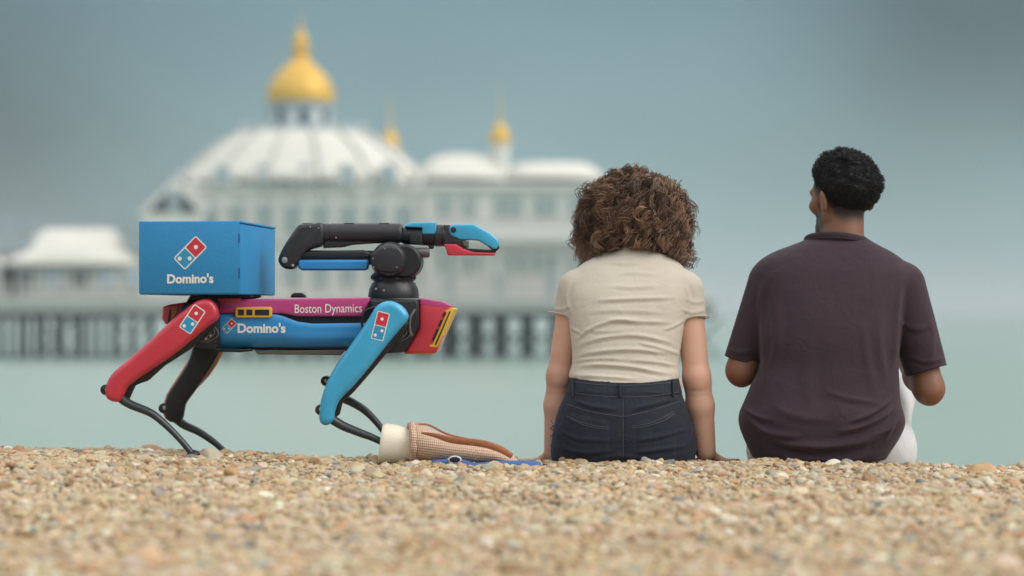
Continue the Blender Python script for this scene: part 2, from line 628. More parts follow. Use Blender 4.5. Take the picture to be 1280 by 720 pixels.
def window(parent, x0, x1, pt, pb, yf, glass=M_dark, bars=1):
    """frame proud of the wall with a pane set into it"""
    f = pbox('window', x0 - 2, x1 + 2, yf - 0.16, yf + 0.05, pt - 2, pb + 2, M_white, parent)
    link('pane', box_mesh('pane', PX(x0), PX(x1), YP + yf - 0.22, YP + yf - 0.17, PZ(pb), PZ(pt)), glass, f)
    for i in range(bars):
        c_ = x0 + (x1 - x0) * (i + 1) / (bars + 1)
        link('glazing_bar', box_mesh('glazing_bar', PX(c_) - .05, PX(c_) + .05, YP + yf - .27, YP + yf - .225, PZ(pb), PZ(pt)), M_white, f)

# domed pavilion
pav = empty('domed_pavilion', (PX(380), YP + 10, PZ(DECK_T)))
pav.location = (0, 0, 0)
tag(pav, 'white seaside pavilion with large curved roof and golden onion dome on the pier', 'pavilion')
pbox('wall', 232, 528, 2, 20, 237, DECK_T, M_white, pav)
pbox('cornice', 228, 532, 1.6, 20.4, 229, 238, M_white, pav)
pbox('string_course', 231, 529, 1.7, 1.98, 302, 309, M_fascia, pav)
for px in np.linspace(240, 520, 9):
    pbox('pilaster', px - 4, px + 4, 1.6, 1.98, 239, 301, M_white, pav)
    pbox('pilaster', px - 4, px + 4, 1.6, 1.98, 310, DECK_T, M_white, pav)
for a_, b_ in zip(np.linspace(240, 520, 9)[:-1], np.linspace(240, 520, 9)[1:]):
    c_ = (a_ + b_) / 2
    window(pav, c_ - 9, c_ + 9, 256, 292, 2.0, M_teal)
    window(pav, c_ - 9, c_ + 9, 322, 358, 2.0, M_teal)
# curved roof in seams
def roof_rings(name, cx, cyd, rows, m_, parent, n_=32, pw=3.0):
    bm = bmesh.new()
    rings = []
    for py, hw, hd in rows:
        ring = []
        for i in range(n_):
            t = 2 * math.pi * (i + .5) / n_
            c_, s_ = math.cos(t), math.sin(t)
            q = (abs(c_) ** pw + abs(s_) ** pw) ** (-1 / pw)
            ring.append(bm.verts.new((PX(cx, cyd) + hw * PS * (1 + cyd / YP) * c_ * q, YP + cyd + hd * s_ * q, PZ(py, cyd))))
        rings.append(ring)
    for a_, b_ in zip(rings[:-1], rings[1:]):
        for i in range(n_):
            bm.faces.new((a_[i], a_[(i + 1) % n_], b_[(i + 1) % n_], b_[i]))
    bm.faces.new(rings[0][::-1]); bm.faces.new(rings[-1])
    return link(name, bm_mesh(name, bm, 50), m_, parent)
RROWS = [(231, 162, 10.4), (227, 162, 10.4), (214, 144, 9.4), (201, 131, 8.6), (189, 117, 7.8), (177, 98, 6.7), (169, 84, 5.9), (166, 78, 5.5)]
rf = roof_rings('roof', 380, 11, RROWS, M_roof, pav, 16, 2.4)
for i in range(16):      # raised ribs on the roof's ridges
    t_ = 2 * math.pi * (i + .5) / 16
    c_, s_ = math.cos(t_), math.sin(t_)
    q_ = (abs(c_) ** 2.4 + abs(s_) ** 2.4) ** (-1 / 2.4)
    pth = [(PX(380, 11) + hw * PS * 1.052 * c_ * q_, YP + 11 + hd * s_ * q_, PZ(py, 11) + 0.05) for py, hw, hd in RROWS[1:]]
    link('roof_rib', tube_mesh('roof_rib', pth, 0.20, 6), M_fascia, rf)
roof_rings('roof_walk', 380, 11, [(167, 80, 5.6), (162, 80, 5.6), (161, 76, 5.3)], M_drum, pav, 16, 2.4)
for i in range(28):
    t_ = 2 * math.pi * i / 28
    c_, s_ = math.cos(t_), math.sin(t_)
    q_ = (abs(c_) ** 2.4 + abs(s_) ** 2.4) ** (-1 / 2.4)
    o = link('railing_post', box_mesh('railing_post', -.07, .07, -.07, .07, PZ(162, 11), PZ(155, 11)), M_white, pav)
    o.location = (PX(380, 11) + 77 * PS * 1.052 * c_ * q_, YP + 11 + 5.3 * s_ * q_, 0)
drum = link('drum', lathe_mesh('drum', [(3.0, PZ(166, 11)), (3.2, PZ(164, 11)), (2.8, PZ(162, 11)), (2.8, PZ(136, 11)), (3.1, PZ(133, 11)), (3.1, PZ(130, 11))], origin=(PX(376, 11), YP + 11, 0), seg=16), M_drum, pav)
for i in range(16):
    t = 2 * math.pi * (i + 0.5) / 16
    o = link('pane', box_mesh('pane', -0.36, 0.36, -0.05, 0.05, PZ(158, 11), PZ(140, 11)), M_dark if i % 2 == 0 else M_white, drum)
    o.location = (PX(376, 11) + 2.80 * math.cos(t), YP + 11 + 2.80 * math.sin(t), 0)
    o.rotation_euler = (0, 0, t + math.pi / 2)
dome_prof = [(2.9, 131), (3.05, 127), (3.08, 119), (2.95, 111), (2.65, 102), (2.2, 93), (1.6, 85), (1.05, 78), (0.72, 72), (0.62, 67), (0.95, 65), (0.95, 63), (0.6, 60), (0.68, 52), (0.5, 44), (0.2, 38), (0.10, 34), (0.06, 18)]
link('golden_dome', lathe_mesh('golden_dome', [(r_, PZ(py, 11)) for r_, py in dome_prof], origin=(PX(376, 11), YP + 11, 0), seg=32), M_gold, pav)
# arched dormers round the eaves, cornice railing and small spires
def dormer(cx):
    arch = [(cx - 13, 230), (cx + 13, 230)] + [(cx + 13 * math.cos(a_), 214 - 12 * math.sin(a_)) for a_ in np.linspace(0, math.pi, 9)]
    d_ = link('dormer', prism_mesh('dormer', [(PX(x), YP + 1.3, PZ(y)) for x, y in arch], (0, 5, 0)), M_white, pav)
    glass = [(cx - 9, 229), (cx + 9, 229)] + [(cx + 9 * math.cos(a_), 215 - 9 * math.sin(a_)) for a_ in np.linspace(0, math.pi, 9)]
    link('pane', prism_mesh('pane', [(PX(x), YP + 1.2, PZ(y)) for x, y in glass], (0, 0.15, 0)), M_drum, d_)
    link('glazing_bar', box_mesh('glazing_bar', PX(cx) - .06, PX(cx) + .06, YP + 1.12, YP + 1.18, PZ(229), PZ(207)), M_white, d_)
for cx in (276, 328, 380, 432, 484): dormer(cx)
for px in np.arange(234, 530, 13):
    if min(abs(px - c_) for c_ in (276, 328, 380, 432, 484)) > 15:
        pbox('railing_post', px - 1, px + 1, 1.65, 1.8, 221, 228.8, M_white, pav)
for px, top in ((238, 203), (302, 207), (354, 209), (406, 209), (458, 207), (524, 203)):
    link('spire', lathe_mesh('spire', [(.32, PZ(228.8)), (.30, PZ(221)), (.42, PZ(220)), (.10, PZ(214)), (.03, PZ(top))], origin=(PX(px), YP + 2.2, 0), seg=8), M_white, pav)
# gabled porch on the left of the pavilion
gb = empty('gabled_wing', (0, 0, 0))
tag(gb, 'white gabled wing with dark triangular windows beside the domed pavilion', 'building')
pbox('wall', 176, 231.5, 1.2, 16, 268, DECK_T, M_white, gb)
pbox('wall', 232.5, 252, 1.2, 1.95, 268, DECK_T, M_white, gb)
tri = [(PX(168), YP + 1.2, PZ(267.7)), (PX(262), YP + 1.2, PZ(267.7)), (PX(215), YP + 1.2, PZ(222))]
link('gable', prism_mesh('gable', tri, (0, 10, 0)), M_white, gb)
for q in ([(183, 264), (208, 264), (208, 238)], [(222, 238), (222, 264), (247, 264)], [(211, 263), (219, 263), (219, 238), (215, 234), (211, 238)]):
    nm_ = 'pane'
    mm = M_dark if len(q) == 3 else M_drum
    link(nm_, prism_mesh(nm_, [(PX(x), YP + 1.05, PZ(y)) for x, y in q], (0, 0.2, 0)), mm, gb)
for c_ in (190, 214, 238): window(gb, c_ - 7, c_ + 7, 290, 350, 1.2, M_dark)
link('finial', lathe_mesh('finial', [(0.25, PZ(228)), (0.15, PZ(222)), (0.3, PZ(219)), (0.05, PZ(208))], origin=(PX(215), YP + 4, 0), seg=10), M_drum, gb)
link('finial', lathe_mesh('finial', [(0.25, PZ(232)), (0.12, PZ(226)), (0.25, PZ(222)), (0.05, PZ(214))], origin=(PX(242), YP + 8, 0), seg=10), M_drum, gb)

# two storey wing on the right
wg = empty('pier_hall', (0, 0, 0))
tag(wg, 'white two storey hall with teal windows along the pier, right of the dome', 'building')
pbox('wall', 528.6, 748, 1.4, 17, 236, DECK_T, M_white, wg)
pbox('cornice', 533, 752, 1.0, 17.4, 228, 235.8, M_white, wg)
roof_rings('roof', 578, 9, [(228, 62, 7.5), (226, 62, 7.5), (210, 50, 6), (198, 36, 4), (194, 20, 2)], M_roof, wg)
roof_rings('roof', 690, 9, [(228, 66, 7.5), (226, 66, 7.5), (214, 58, 6), (206, 44, 4), (204, 24, 2)], M_roof, wg)
pbox('balcony', 536, 746, -0.1, 1.38, 286, 302, M_white, wg)
pbox('balcony_rail', 536, 746, -0.15, -0.11, 276, 280, M_fascia, wg)
for px in np.arange(540, 750, 17.5):
    pbox('column', px - 1.6, px + 1.6, 0.0, 0.25, 302.5, DECK_T, M_white, wg)
    pbox('balcony_post', px - 1, px + 1, -0.1, 0.05, 280.2, 286, M_white, wg)
for x0, x1 in ((546, 566), (578, 596), (619, 654), (668, 697), (712, 734)):
    window(wg, x0, x1, 243, 268, 1.4, M_teal, 2)
for x0, x1 in ((548, 566), (580, 600), (634, 660), (668, 696), (712, 734)):
    window(wg, x0, x1, 318, 338, 1.4, M_teal, 1)
for px in (560, 625, 690): pbox('door', px - 7, px + 7, 1.3, 1.42, 344, DECK_T, M_drum, wg)

def turret(cx, ytop, ygold, ydrum, ybase, hw, yd, lab):
    t_ = empty('turret', (0, 0, 0))
    tag(t_, lab, 'turret', 'small gold capped turrets on the pier roofs')
    link('drum', lathe_mesh('drum', [(hw * PS * 1.1, PZ(ybase, yd)), (hw * PS, PZ(ybase - 4, yd)), (hw * PS, PZ(ydrum + 4, yd)), (hw * PS * 1.25, PZ(ydrum + 2, yd)), (hw * PS * 1.25, PZ(ydrum, yd))], origin=(PX(cx, yd), YP + yd, 0), seg=14), M_white, t_)
    H = ydrum - ygold
    link('golden_cap', lathe_mesh('golden_cap', [(hw * PS * 1.05, PZ(ydrum + 0.3, yd)), (hw * PS * 1.12, PZ(ydrum - H * .35, yd)), (hw * PS * .8, PZ(ydrum - H * .75, yd)), (hw * PS * .3, PZ(ygold, yd)), (0.08, PZ(ygold - 8, yd)), (0.04, PZ(ytop, yd))], origin=(PX(cx, yd), YP + yd, 0), seg=16), M_gold, t_)
turret(488, 120, 164, 188, 236, 10.5, 16, 'short gold capped turret just behind the big curved roof')
turret(625, 105, 156, 179, 236, 12, 5, 'taller gold capped turret rising above the two storey hall')

# kiosks to the left
def kiosk(cx, hw, apex, eave, lab):
    t_ = empty('pier_kiosk', (0, 0, 0))
    tag(t_, lab, 'kiosk', 'kiosks on the pier')
    pbox('wall', cx - hw + 5, cx + hw - 5, 1.0, 9.0, eave + 1, DECK_T, M_fascia, t_)
    roof_rings('roof', cx, 5, [(eave + 0.8, hw + 4, 5.0), (eave - 3, hw + 4, 5.0), (eave - (eave - apex) * .45, hw * .66, 3.6), (apex + 7, hw * .62, 1.6), (apex, hw * .48, 0.4)], M_roof, t_, 24, 4)
    for i, c_ in enumerate(np.linspace(cx - hw + 16, cx + hw - 16, 5)):
        window(t_, c_ - 9, c_ + 9, eave + 8, DECK_T - (4 if i == 0 else 12), 1.0, M_dark if i in (0, 2) else M_drum)
kiosk(98, 84, 286, 331, 'cream roofed kiosk on the pier deck left of the gabled wing')
kiosk(-82, 84, 290, 331, 'cream roofed kiosk farther along the pier towards the shore')
# tall open screen of slim posts behind the kiosks
sc_ = empty('wind_screen', (0, 0, 0))
tag(sc_, 'row of slim pale posts with rails standing behind the kiosks', 'screen')
for px in np.arange(-150, 172, 17):
    pbox('post', px - 2.2, px + 2.2, 14.0, 14.3, 264 + 6 * math.sin(px * 1.7), DECK_T, M_drum, sc_)
pbox('rail', -152, 172, 14.31, 14.45, 284, 287, M_fascia, sc_)
pbox('rail', -152, 172, 14.31, 14.45, 305, 372, M_fascia, sc_)

# ------------------------------------------------------------------ robot
RYAW = R(-1.0)
R0 = np.array([(384 - 640) / FPX * 7.0, 7.0, 0.0])
EX = np.array([math.cos(RYAW), math.sin(RYAW), 0])
EY = np.array([-math.sin(RYAW), math.cos(RYAW), 0])
CAM = np.array([0, 0, CAMZ])
def RP(px, py, yl):
    """robot-local point seen at a pixel, on the lengthwise plane y = yl of the robot"""
    d = np.array([(px - 640) / FPX, 1.0, (HOR - py) / FPX])
    t = (yl - np.dot(CAM - R0, EY)) / np.dot(d, EY)
    q = CAM + t * d - R0
    return np.array([np.dot(q, EX), yl, q[2]])
def RPS(pts, yl): return [RP(x, y, yl) for x, y in pts]
RS = 7.0 / FPX        # metres per pixel at the robot

K_red = mat('robot_red_gloss', (0.56, 0.032, 0.055), 0.36, var=0.14, vscale=14, coat=0.35)
K_red_sheen = mat('robot_red_painted_sheen', (0.50, 0.050, 0.21), 0.32, var=0.05, coat=0.4)  # upward-facing red panels, the sky's bluish reflection painted in as magenta
K_blue = mat('robot_blue_gloss', (0.022, 0.26, 0.60), 0.36, var=0.12, vscale=14, coat=0.35)
K_cyan = mat('robot_sky_blue_gloss', (0.045, 0.38, 0.64), 0.36, var=0.12, vscale=14, coat=0.35)
K_blk = mat('robot_black_plastic', (0.010, 0.010, 0.013), 0.42, var=0.25, vscale=30, bump=0.15, bscale=300)
K_arm = mat('robot_arm_plastic', (0.024, 0.023, 0.029), 0.36, var=0.2, vscale=20, bump=0.1, bscale=300)
K_gry = mat('robot_grey_metal', (0.13, 0.125, 0.12), 0.45, metal=0.3, var=0.15, vscale=20)
K_stl = mat('steel_bolt', (0.45, 0.43, 0.42), 0.35, metal=0.8, var=0.1)
K_leg = mat('carbon_leg', (0.030, 0.042, 0.048), 0.32, var=0.15, vscale=25)
K_yel = mat('robot_yellow', (0.72, 0.42, 0.03), 0.4, var=0.06)
K_wht = mat('print_white', (0.80, 0.80, 0.78), 0.45, var=0.03)
K_ind = mat('print_red', (0.60, 0.035, 0.06), 0.4, var=0.04)
K_inb = mat('print_blue', (0.03, 0.30, 0.52), 0.4, var=0.04)
K_org = mat('leg_cover_edge', (0.42, 0.13, 0.045), 0.45, var=0.15)

rob = empty('robot_dog', tuple(R0), RYAW)
tag(rob, 'four legged robot dog in red, blue and black livery with a folded arm on top', 'robot')

def rprism(name, pts, y0, y1, m_, parent, bevel=0.0, sm=0, seg=3, angle=35):
    P = smooth_poly(pts, sm) if sm else pts
    return link(name, prism_mesh(name, RPS(P, y0), (0, y1 - y0, 0), bevel, seg, angle), m_, parent)

def logo(center, ang, wpx, lpx, yl, parent, frame, dots2=True):
    """domino: white outline, red half with one spot, blue half with two, lying on plane y = yl of the frame"""
    fn, scl = frame
    c_ = fn(center[0], center[1], yl)
    a_ = R(ang)
    u = np.array([math.cos(a_), 0, -math.sin(a_)])      # width direction, picture right and down
    v = np.array([math.sin(a_), 0, math.cos(a_)])       # length direction, up
    bm = bmesh.new()
    def rr(cx, cz, w_, h_, r_, y_, mi):
        vs_ = []
        for k in range(4):
            sx_, sz_ = ((1, 1), (-1, 1), (-1, -1), (1, -1))[k]
            for q in range(5):
                t = math.pi / 2 * (k + q / 4)
                x = sx_ * (w_ / 2 - r_) + r_ * math.cos(t)
                z = sz_ * (h_ / 2 - r_) + r_ * math.sin(t)
                p = c_ + u * ((cx + x) * scl) + v * ((cz + z) * scl)
                vs_.append(bm.verts.new((p[0], p[1] - y_, p[2])))
        f = bm.faces.new(vs_)
        f.material_index = mi
    rim = wpx * 0.075
    rr(0, 0, wpx, lpx, wpx * .13, 0.0006, 0)
    rr(0, lpx * .25 - rim * .25, wpx - 2 * rim, lpx / 2 - rim * 1.5, wpx * .06, 0.0011, 1)
    rr(0, -lpx * .25 + rim * .25, wpx - 2 * rim, lpx / 2 - rim * 1.5, wpx * .06, 0.0011, 2)
    dr = wpx * .25
    rr(0, lpx * .25, dr, dr, dr / 2.01, 0.0016, 0)
    ca, sa = math.cos(a_), math.sin(a_)
    for s in (-1, 1):
        # the two spots lie side by side, level across the picture when the mark leans
        dx, dz = s * wpx * .20 * 1.05, s * wpx * .22 * (1 if ang > 10 else 0)
        rr(dx, -lpx * .25 + dz, dr, dr, dr / 2.01, 0.0016, 0)
    me = bpy.data.meshes.new('logo')
    bmesh.ops.recalc_face_normals(bm, faces=bm.faces[:])
    bm.to_mesh(me); bm.free()
    return link('logo', me, [K_wht, K_ind, K_inb], parent)

def lettering(s, x0, x1, ytop, ybase, yl, parent, fn, bold=0.0, slope=0.0, m_=None):
    """flat letters fitted between pixel columns x0..x1, base line ybase, capital height ybase - ytop"""
    Vt, Ft = text_polys(s, bold)
    lo, hi = Vt.min(0), Vt.max(0)
    cap = np.ptp(text_polys(s[0], bold)[0][:, 1])
    base = text_polys(s[0], bold)[0][:, 1].min()
    A, B_ = fn(x0, ybase, yl), fn(x1, ybase + slope, yl)
    T_ = fn(x0, ytop, yl)
    out_ = []
    for p in Vt:
        f = (p[0] - lo[0]) / (hi[0] - lo[0])
        g = (p[1] - base) / cap
        q = A + (B_ - A) * f + (T_ - A) * g
        out_.append((q[0], q[1] - 0.0012, q[2]))
    return link('lettering', poly_mesh('lettering', out_, Ft), m_ or K_wht, parent)

FR = (RP, RS * 0.975)
# body
body = rprism('body_frame', [(228, 380), (262, 375), (300, 374), (465, 372.5), (522, 374), (522, 438), (505, 440.5), (430, 439), (270, 436), (240, 430), (228, 410)], -0.105, 0.105, K_blk, rob, 0.012)
panel = [(271, 393), (345, 393), (352, 394.5), (372, 402), (390, 404.5), (462, 403.5), (478, 403), (478, 436), (271, 438.5)]
for s in (-1, 1):
    y0, y1 = (-0.132, -0.100) if s < 0 else (0.100, 0.132)
    # side panel: upright above, tucking in under the belly
    cols_ = np.unique(np.concatenate([np.linspace(271, 478, 40), [272.5, 476.5, 345, 352, 372, 390]]))
    bm = bmesh.new()
    grid = []
    for cx_ in cols_:
        tp_ = np.interp(cx_, [271, 345, 352, 372, 390, 462, 478], [393, 393, 394.5, 402, 404.5, 403.5, 403])
        bt_ = np.interp(cx_, [271, 478], [438.5, 436])
        ed = 0.004 * (1 - smooth01(min(cx_ - 271, 478 - cx_) / 1.6))
        line = []
        for t_ in (0, 0, .03, .08, .2, .35, .5, .6, .7, .8, .88, .95, 1.0, 1.0):
            yy = 0.132 - 0.042 * max(0, (t_ - .5) / .5) ** 2 - ed - 0.004 * (1 - smooth01(t_ / .07))
            if len(line) in (0, 13): yy = 0.085
            q = RP(cx_, tp_ + (bt_ - tp_) * t_, -yy)
            line.append(bm.verts.new((q[0], -yy if s < 0 else yy, q[2])))
        grid.append(line)
    for g0, g1 in zip(grid[:-1], grid[1:]):
        for k in range(13): bm.faces.new((g0[k], g0[k + 1], g1[k + 1], g1[k]))
    bm.faces.new(grid[0]); bm.faces.new(grid[-1][::-1])
    sp = link('side_panel', bm_mesh('side_panel', bm, 50), K_blue, rob)
    if s < 0:
        lettering("Domino's", 297, 357, 404.2, 416.2, -0.132, sp, RP, 0.036)
        logo((286.6, 407.6), 45, 9.5, 18.5, -0.132, sp, FR)
    tp = rprism('top_panel', [(272, 374.5), (463, 371.5), (459, 385), (452, 395.5), (372, 395.5), (352, 391.8), (272, 392)], y0, y1 + (0.004 if s < 0 else 0), K_red_sheen, rob, 0.006, 0, 3)
    if s < 0:
        lettering('Boston Dynamics', 368.5, 452.5, 380.6, 391.2, -0.132, tp, RP, 0.004, -1.0)
        vt = rprism('vent', [(296, 384), (338, 383.6), (340, 385.6), (340, 395), (338, 397), (296, 397.2), (294, 395), (294, 386)], -0.140, -0.130, K_yel, sp, 0.002)
        for x0, x1 in ((297.5, 305), (308, 315.5), (318.5, 336.5)):
            rprism('vent_slot', [(x0, 387), (x1, 387), (x1, 394.2), (x0, 394.2)], -0.1412, -0.138, K_blk, vt, 0.0008, 0, 1)
    rprism('belly_plate', [(318, 438.2), (432, 437), (426, 444), (322, 443)], y0 * 0.8, y1 * 0.8, K_gry, rob, 0.003)
    rprism('edge_skid', [(268, 437.5), (314, 436), (314, 439), (300, 440.5), (268, 439.6)], y0 * 0.99, y1 * 0.97, K_blk, rob, 0.001)
rprism('red_edge', [(272, 372.6), (300, 372.2), (300, 379), (272, 379)], -0.1335, -0.098, K_red, rob, 0.002)
# rear cap
rprism('rear_cap', [(203, 383.5), (212, 380.5), (240, 376.5), (242, 402), (224, 409), (206, 405), (202, 398)], -0.10, 0.10, K_red, rob, 0.008)
rprism('rear_slot', [(211, 390), (214, 384.5), (216.5, 384), (214, 392), (212, 404), (209.5, 401)], -0.1025, -0.095, K_blk, rob, 0.001)
rprism('rear_bracket', [(214.5, 384), (222.5, 383), (222.5, 390), (216, 400), (214, 399)], -0.104, -0.095, K_org, rob, 0.001)
# front cap with camera bezel
fc = rprism('front_cap', [(524, 373.5), (530, 373), (553, 378), (564, 383.5), (565.5, 387), (545.5, 440), (541, 442), (506, 442), (508, 437), (524, 410)], -0.128, 0.128, K_red, rob, 0.009)
rprism('front_hood', [(525, 372.6), (553, 377), (564.5, 383), (556, 385), (525, 381)], -0.1285, 0.1285, K_red_sheen, fc, 0.003)
bz = rprism('camera_bezel', [(556, 388.5), (566, 384.5), (568, 386.5), (546.5, 434.5), (536.5, 434), (536.5, 431.5), (541, 430), (558, 391.5)], -0.1305, 0.1305, K_yel, fc, 0.002)
rprism('bezel_groove', [(561.8, 389), (563.4, 389.4), (545.4, 431), (543.2, 431)], -0.1318, 0.1318, K_blk, bz, 0.0005)
for q in ([(554.5, 391), (558, 389.5), (555, 396.5), (552.6, 396.5)], [(550.6, 400), (553.6, 400), (550, 408), (547.4, 408)], [(546, 411), (549, 411), (543.6, 424), (540.6, 427), (540.6, 423)]):
    rprism('bezel_window', q, -0.1300, -0.12, K_blk, bz, 0.0004, 0, 1)
rprism('chin_edge', [(505, 441), (541, 441), (540, 443), (506, 442.6)], -0.127, 0.127, K_org, fc, 0.0005)

# hips
rear_hip = [(224, 384), (240, 379), (262, 375), (272, 376), (272.5, 432), (268, 436), (240, 434), (228, 431), (235, 420), (240, 402)]
front_hip = [(463, 375), (521, 374), (523, 380), (523, 408), (510, 434), (503, 440.5), (476, 442), (470, 436), (474, 410), (466, 392)]
def hip(pts, y0, y1, parent):
    h = rprism('hip_housing', pts, y0, y1, K_blk, parent, 0.008)
    return h
for pts, cx, cy in ((rear_hip, 256, 398), (front_hip, 496, 398)):
    for s in (-1, 1):
        y0, y1 = (-0.178, -0.09) if s < 0 else (0.09, 0.178)
        h = hip(pts, y0, y1, rob)
        c_ = RP(cx, cy, 0)
        link('hip_motor', lathe_mesh('hip_motor', [(0.042, -0.19), (0.046, -0.186), (0.046, -0.13)] if s < 0 else [(0.046, 0.13), (0.046, 0.186), (0.042, 0.19)], 'y', (c_[0], 0, c_[2]), 28), K_arm, h)
        if s < 0:
            for k in range(4):      # loops of cable and small fasteners in the hip
                p_ = [RP(cx - 4 + k * 4, cy + 6, -0.181), RP(cx + 2 + 5 * k, cy + 14 + 2 * k, -0.188), RP(cx - 6 + 3 * k, cy + 30, -0.181)]
                link('cable', tube_mesh('cable', smooth_path(p_, 6), 0.0022, 6, up=(0, 1, 0)), K_gry, h)
            for k in range(5):
                q = RP(cx + 8 - 6 * k, cy + 22 + 3 * (k % 2), -0.18)
                link('bolt', lathe_mesh('bolt', [(0.0045, -0.006), (0.0045, 0.0)], 'y', tuple(q), 8), K_stl, h)
link('cable', tube_mesh('cable', smooth_path([RP(472, 383, -0.183), RP(458, 388, -0.19), RP(452.5, 400, -0.188), RP(454, 416, -0.18)], 8), 0.0035, 8, up=(0, 1, 0)), K_blk, rob)
link('cable', tube_mesh('cable', smooth_path([RP(519, 387, -0.181), RP(513, 397, -0.187), RP(512, 410, -0.187), RP(515, 420, -0.181)], 8), 0.004, 8, up=(0, 1, 0)), K_gry, rob)

# legs: cover, inner drive, knee, lower leg and foot
rear_cover = [(238, 381), (248, 375), (259, 373.5), (267, 378), (272, 388), (271.5, 398), (262, 406), (240, 424), (212, 446), (178, 469), (160, 482), (155, 490), (150, 500), (144, 503), (133, 499), (130, 488), (135, 473), (142, 464), (160, 449), (188, 424), (214, 400)]
front_cover = [(461, 397), (468, 385), (477, 378), (488, 376), (500, 381), (509, 391), (509.5, 399), (500, 411), (483, 431), (462, 458), (440, 484), (424, 500), (418, 514), (416, 526), (408, 532), (400, 529), (398, 518), (401, 498), (408, 478), (420, 456), (440, 428)]
def leg(cover, inner, knee, knee2, shin, cols, near, lg=None, shift=0.0, rads=(8.0, 7.2, 6.2, 5.4, 5.4)):
    ys = (-0.246, -0.196) if near else (0.196, 0.246)
    yi = (-0.205, -0.17) if near else (0.17, 0.205)
    yk = -0.205 if near else 0.205
    up_ = rprism('upper_leg', cover, ys[0], ys[1], cols, rob, 0.0235, 2, 6, 60)
    rprism('leg_drive', inner, yi[0], yi[1], K_blk, up_, 0.008, 2)
    k_ = RP(knee[0], knee[1], 0)
    kj = link('knee_joint', lathe_mesh('knee_joint', [(0.009, -0.030), (0.0145, -0.027), (0.0155, -0.016), (0.0155, 0.016), (0.0145, 0.027), (0.009, 0.030)], 'y', (RP(knee[0], knee[1], yk)[0], yk, RP(knee[0], knee[1], yk)[2]), 20), K_blk, up_)
    q = RP(knee[0], knee[1], yk - 0.031)
    for rr_, hh, mm in ((0.0082, -0.001, K_stl), (0.0042, -0.0025, K_gry)):
        pass
    link('pivot_cap', lathe_mesh('pivot_cap', [(0.003, -0.003), (0.0062, -0.002), (0.0066, 0.002)], 'y', tuple(q), 16), K_stl, up_)
    pth = smooth_path([RP(x, y, yk + (0.0 if near else 0.0)) for x, y in shin], 6)
    link('lower_leg', tube_mesh('lower_leg', pth, [r_ * RS for r_ in rads], 14, 0.75, up=(0, 1, 0)), K_leg, up_)
    f = pth[-1]
    bm = bmesh.new()
    bmesh.ops.create_icosphere(bm, subdivisions=2, radius=0.017)
    for v in bm.verts: v.co = Vector((v.co.x * 1.15 + f[0], v.co.y + f[1], v.co.z * .9 + f[2]))
    link('rubber_foot', bm_mesh('rubber_foot', bm, 60), K_blk, up_)
    if lg:
        logo(lg[0], lg[1], lg[2], lg[3], ys[0] , up_, FR)
    return up_
leg(rear_cover, [(262, 398), (271, 402), (262, 414), (238, 436), (205, 457), (184, 476), (168, 482), (160, 500), (150, 502), (146, 488), (160, 470), (215, 424)], (134, 487), None,
    [(146, 494), (162, 505), (188, 516), (206, 530), (224, 548), (242, 569)], K_red, True, ((240.5, 399), 34, 17.5, 34.5))
leg(front_cover, [(500, 400), (511, 404), (503, 420), (486, 438), (466, 462), (440, 492), (428, 502), (424, 518), (412, 524), (410, 505), (430, 478), (470, 430)], (401.5, 512), None,
    [(412, 522), (428, 532), (450, 541), (468, 548), (486, 558), (497, 570)], K_cyan, True, ((475.5, 407.5), 14, 16, 35.5))
# far legs: black inner side towards us, cover behind it
far_rear = [(248, 400), (262, 392), (276, 398), (278, 420), (273, 442), (256, 470), (239, 494), (231, 506), (228, 522), (220, 529), (208, 524), (205, 512), (209, 494), (219, 478), (233, 456), (242, 430)]
leg([(x + (4 if x > 240 else -2.5), y) for x, y in far_rear], far_rear, (206, 510), None, [(216, 520), (230, 531), (247, 539), (264, 550), (276, 560), (289, 573)], K_org, False)
far_front = [(468, 398), (480, 386), (496, 388), (506, 398), (498, 420), (474, 450), (450, 474), (436, 488), (434, 500), (424, 504), (412, 494), (410, 478), (420, 456), (440, 430)]
leg(far_front, far_front, (408, 476), None, [(424, 496), (440, 503), (456, 513), (470, 527), (482, 543), (496, 566)], K_cyan, False)

# arm
AC = RP(492, 360, 0)
ar = link('arm_base', lathe_mesh('arm_base', [(31.5 * RS, RP(0, 373, 0)[2]), (32 * RS, RP(0, 369, 0)[2]), (30.5 * RS, RP(0, 361, 0)[2]), (27 * RS, RP(0, 353.5, 0)[2]), (25 * RS, RP(0, 353, 0)[2]), (25 * RS, RP(0, 351, 0)[2]), (27.5 * RS, RP(0, 350, 0)[2]), (27.5 * RS, RP(0, 344, 0)[2]), (22 * RS, RP(0, 338, 0)[2])], 'z', (AC[0], 0, 0), 36), K_arm, rob)
for k in range(10):
    t = math.pi * (1.08 + 0.84 * k / 9)
    o = link('base_fin', box_mesh('base_fin', -0.002, 0.002, -0.003, 0.003, RP(0, 349, 0)[2], RP(0, 344.6, 0)[2]), K_blk, ar)
    o.location = (AC[0] + 27.7 * RS * math.cos(t), 27.7 * RS * math.sin(t), 0)
    o.rotation_euler = (0, 0, t + math.pi / 2)
for (x, y) in ((480, 363), (470, 361)):
    q = RP(x, y, -30 * RS)
    link('bolt', lathe_mesh('bolt', [(0.0035, -0.004), (0.0035, 0.01)], 'y', tuple(q), 8), K_stl, ar)
S_ = RP(489, 326.5, 0)
sj = link('shoulder_joint', lathe_mesh('shoulder_joint', [(0.030, -0.088), (0.042, -0.086), (0.047, -0.080), (0.052, -0.062), (0.055, -0.05), (0.055, 0.05), (0.052, 0.062), (0.047, 0.080), (0.030, 0.088)], 'y', (S_[0], 0, S_[2]), 36), K_arm, rob)
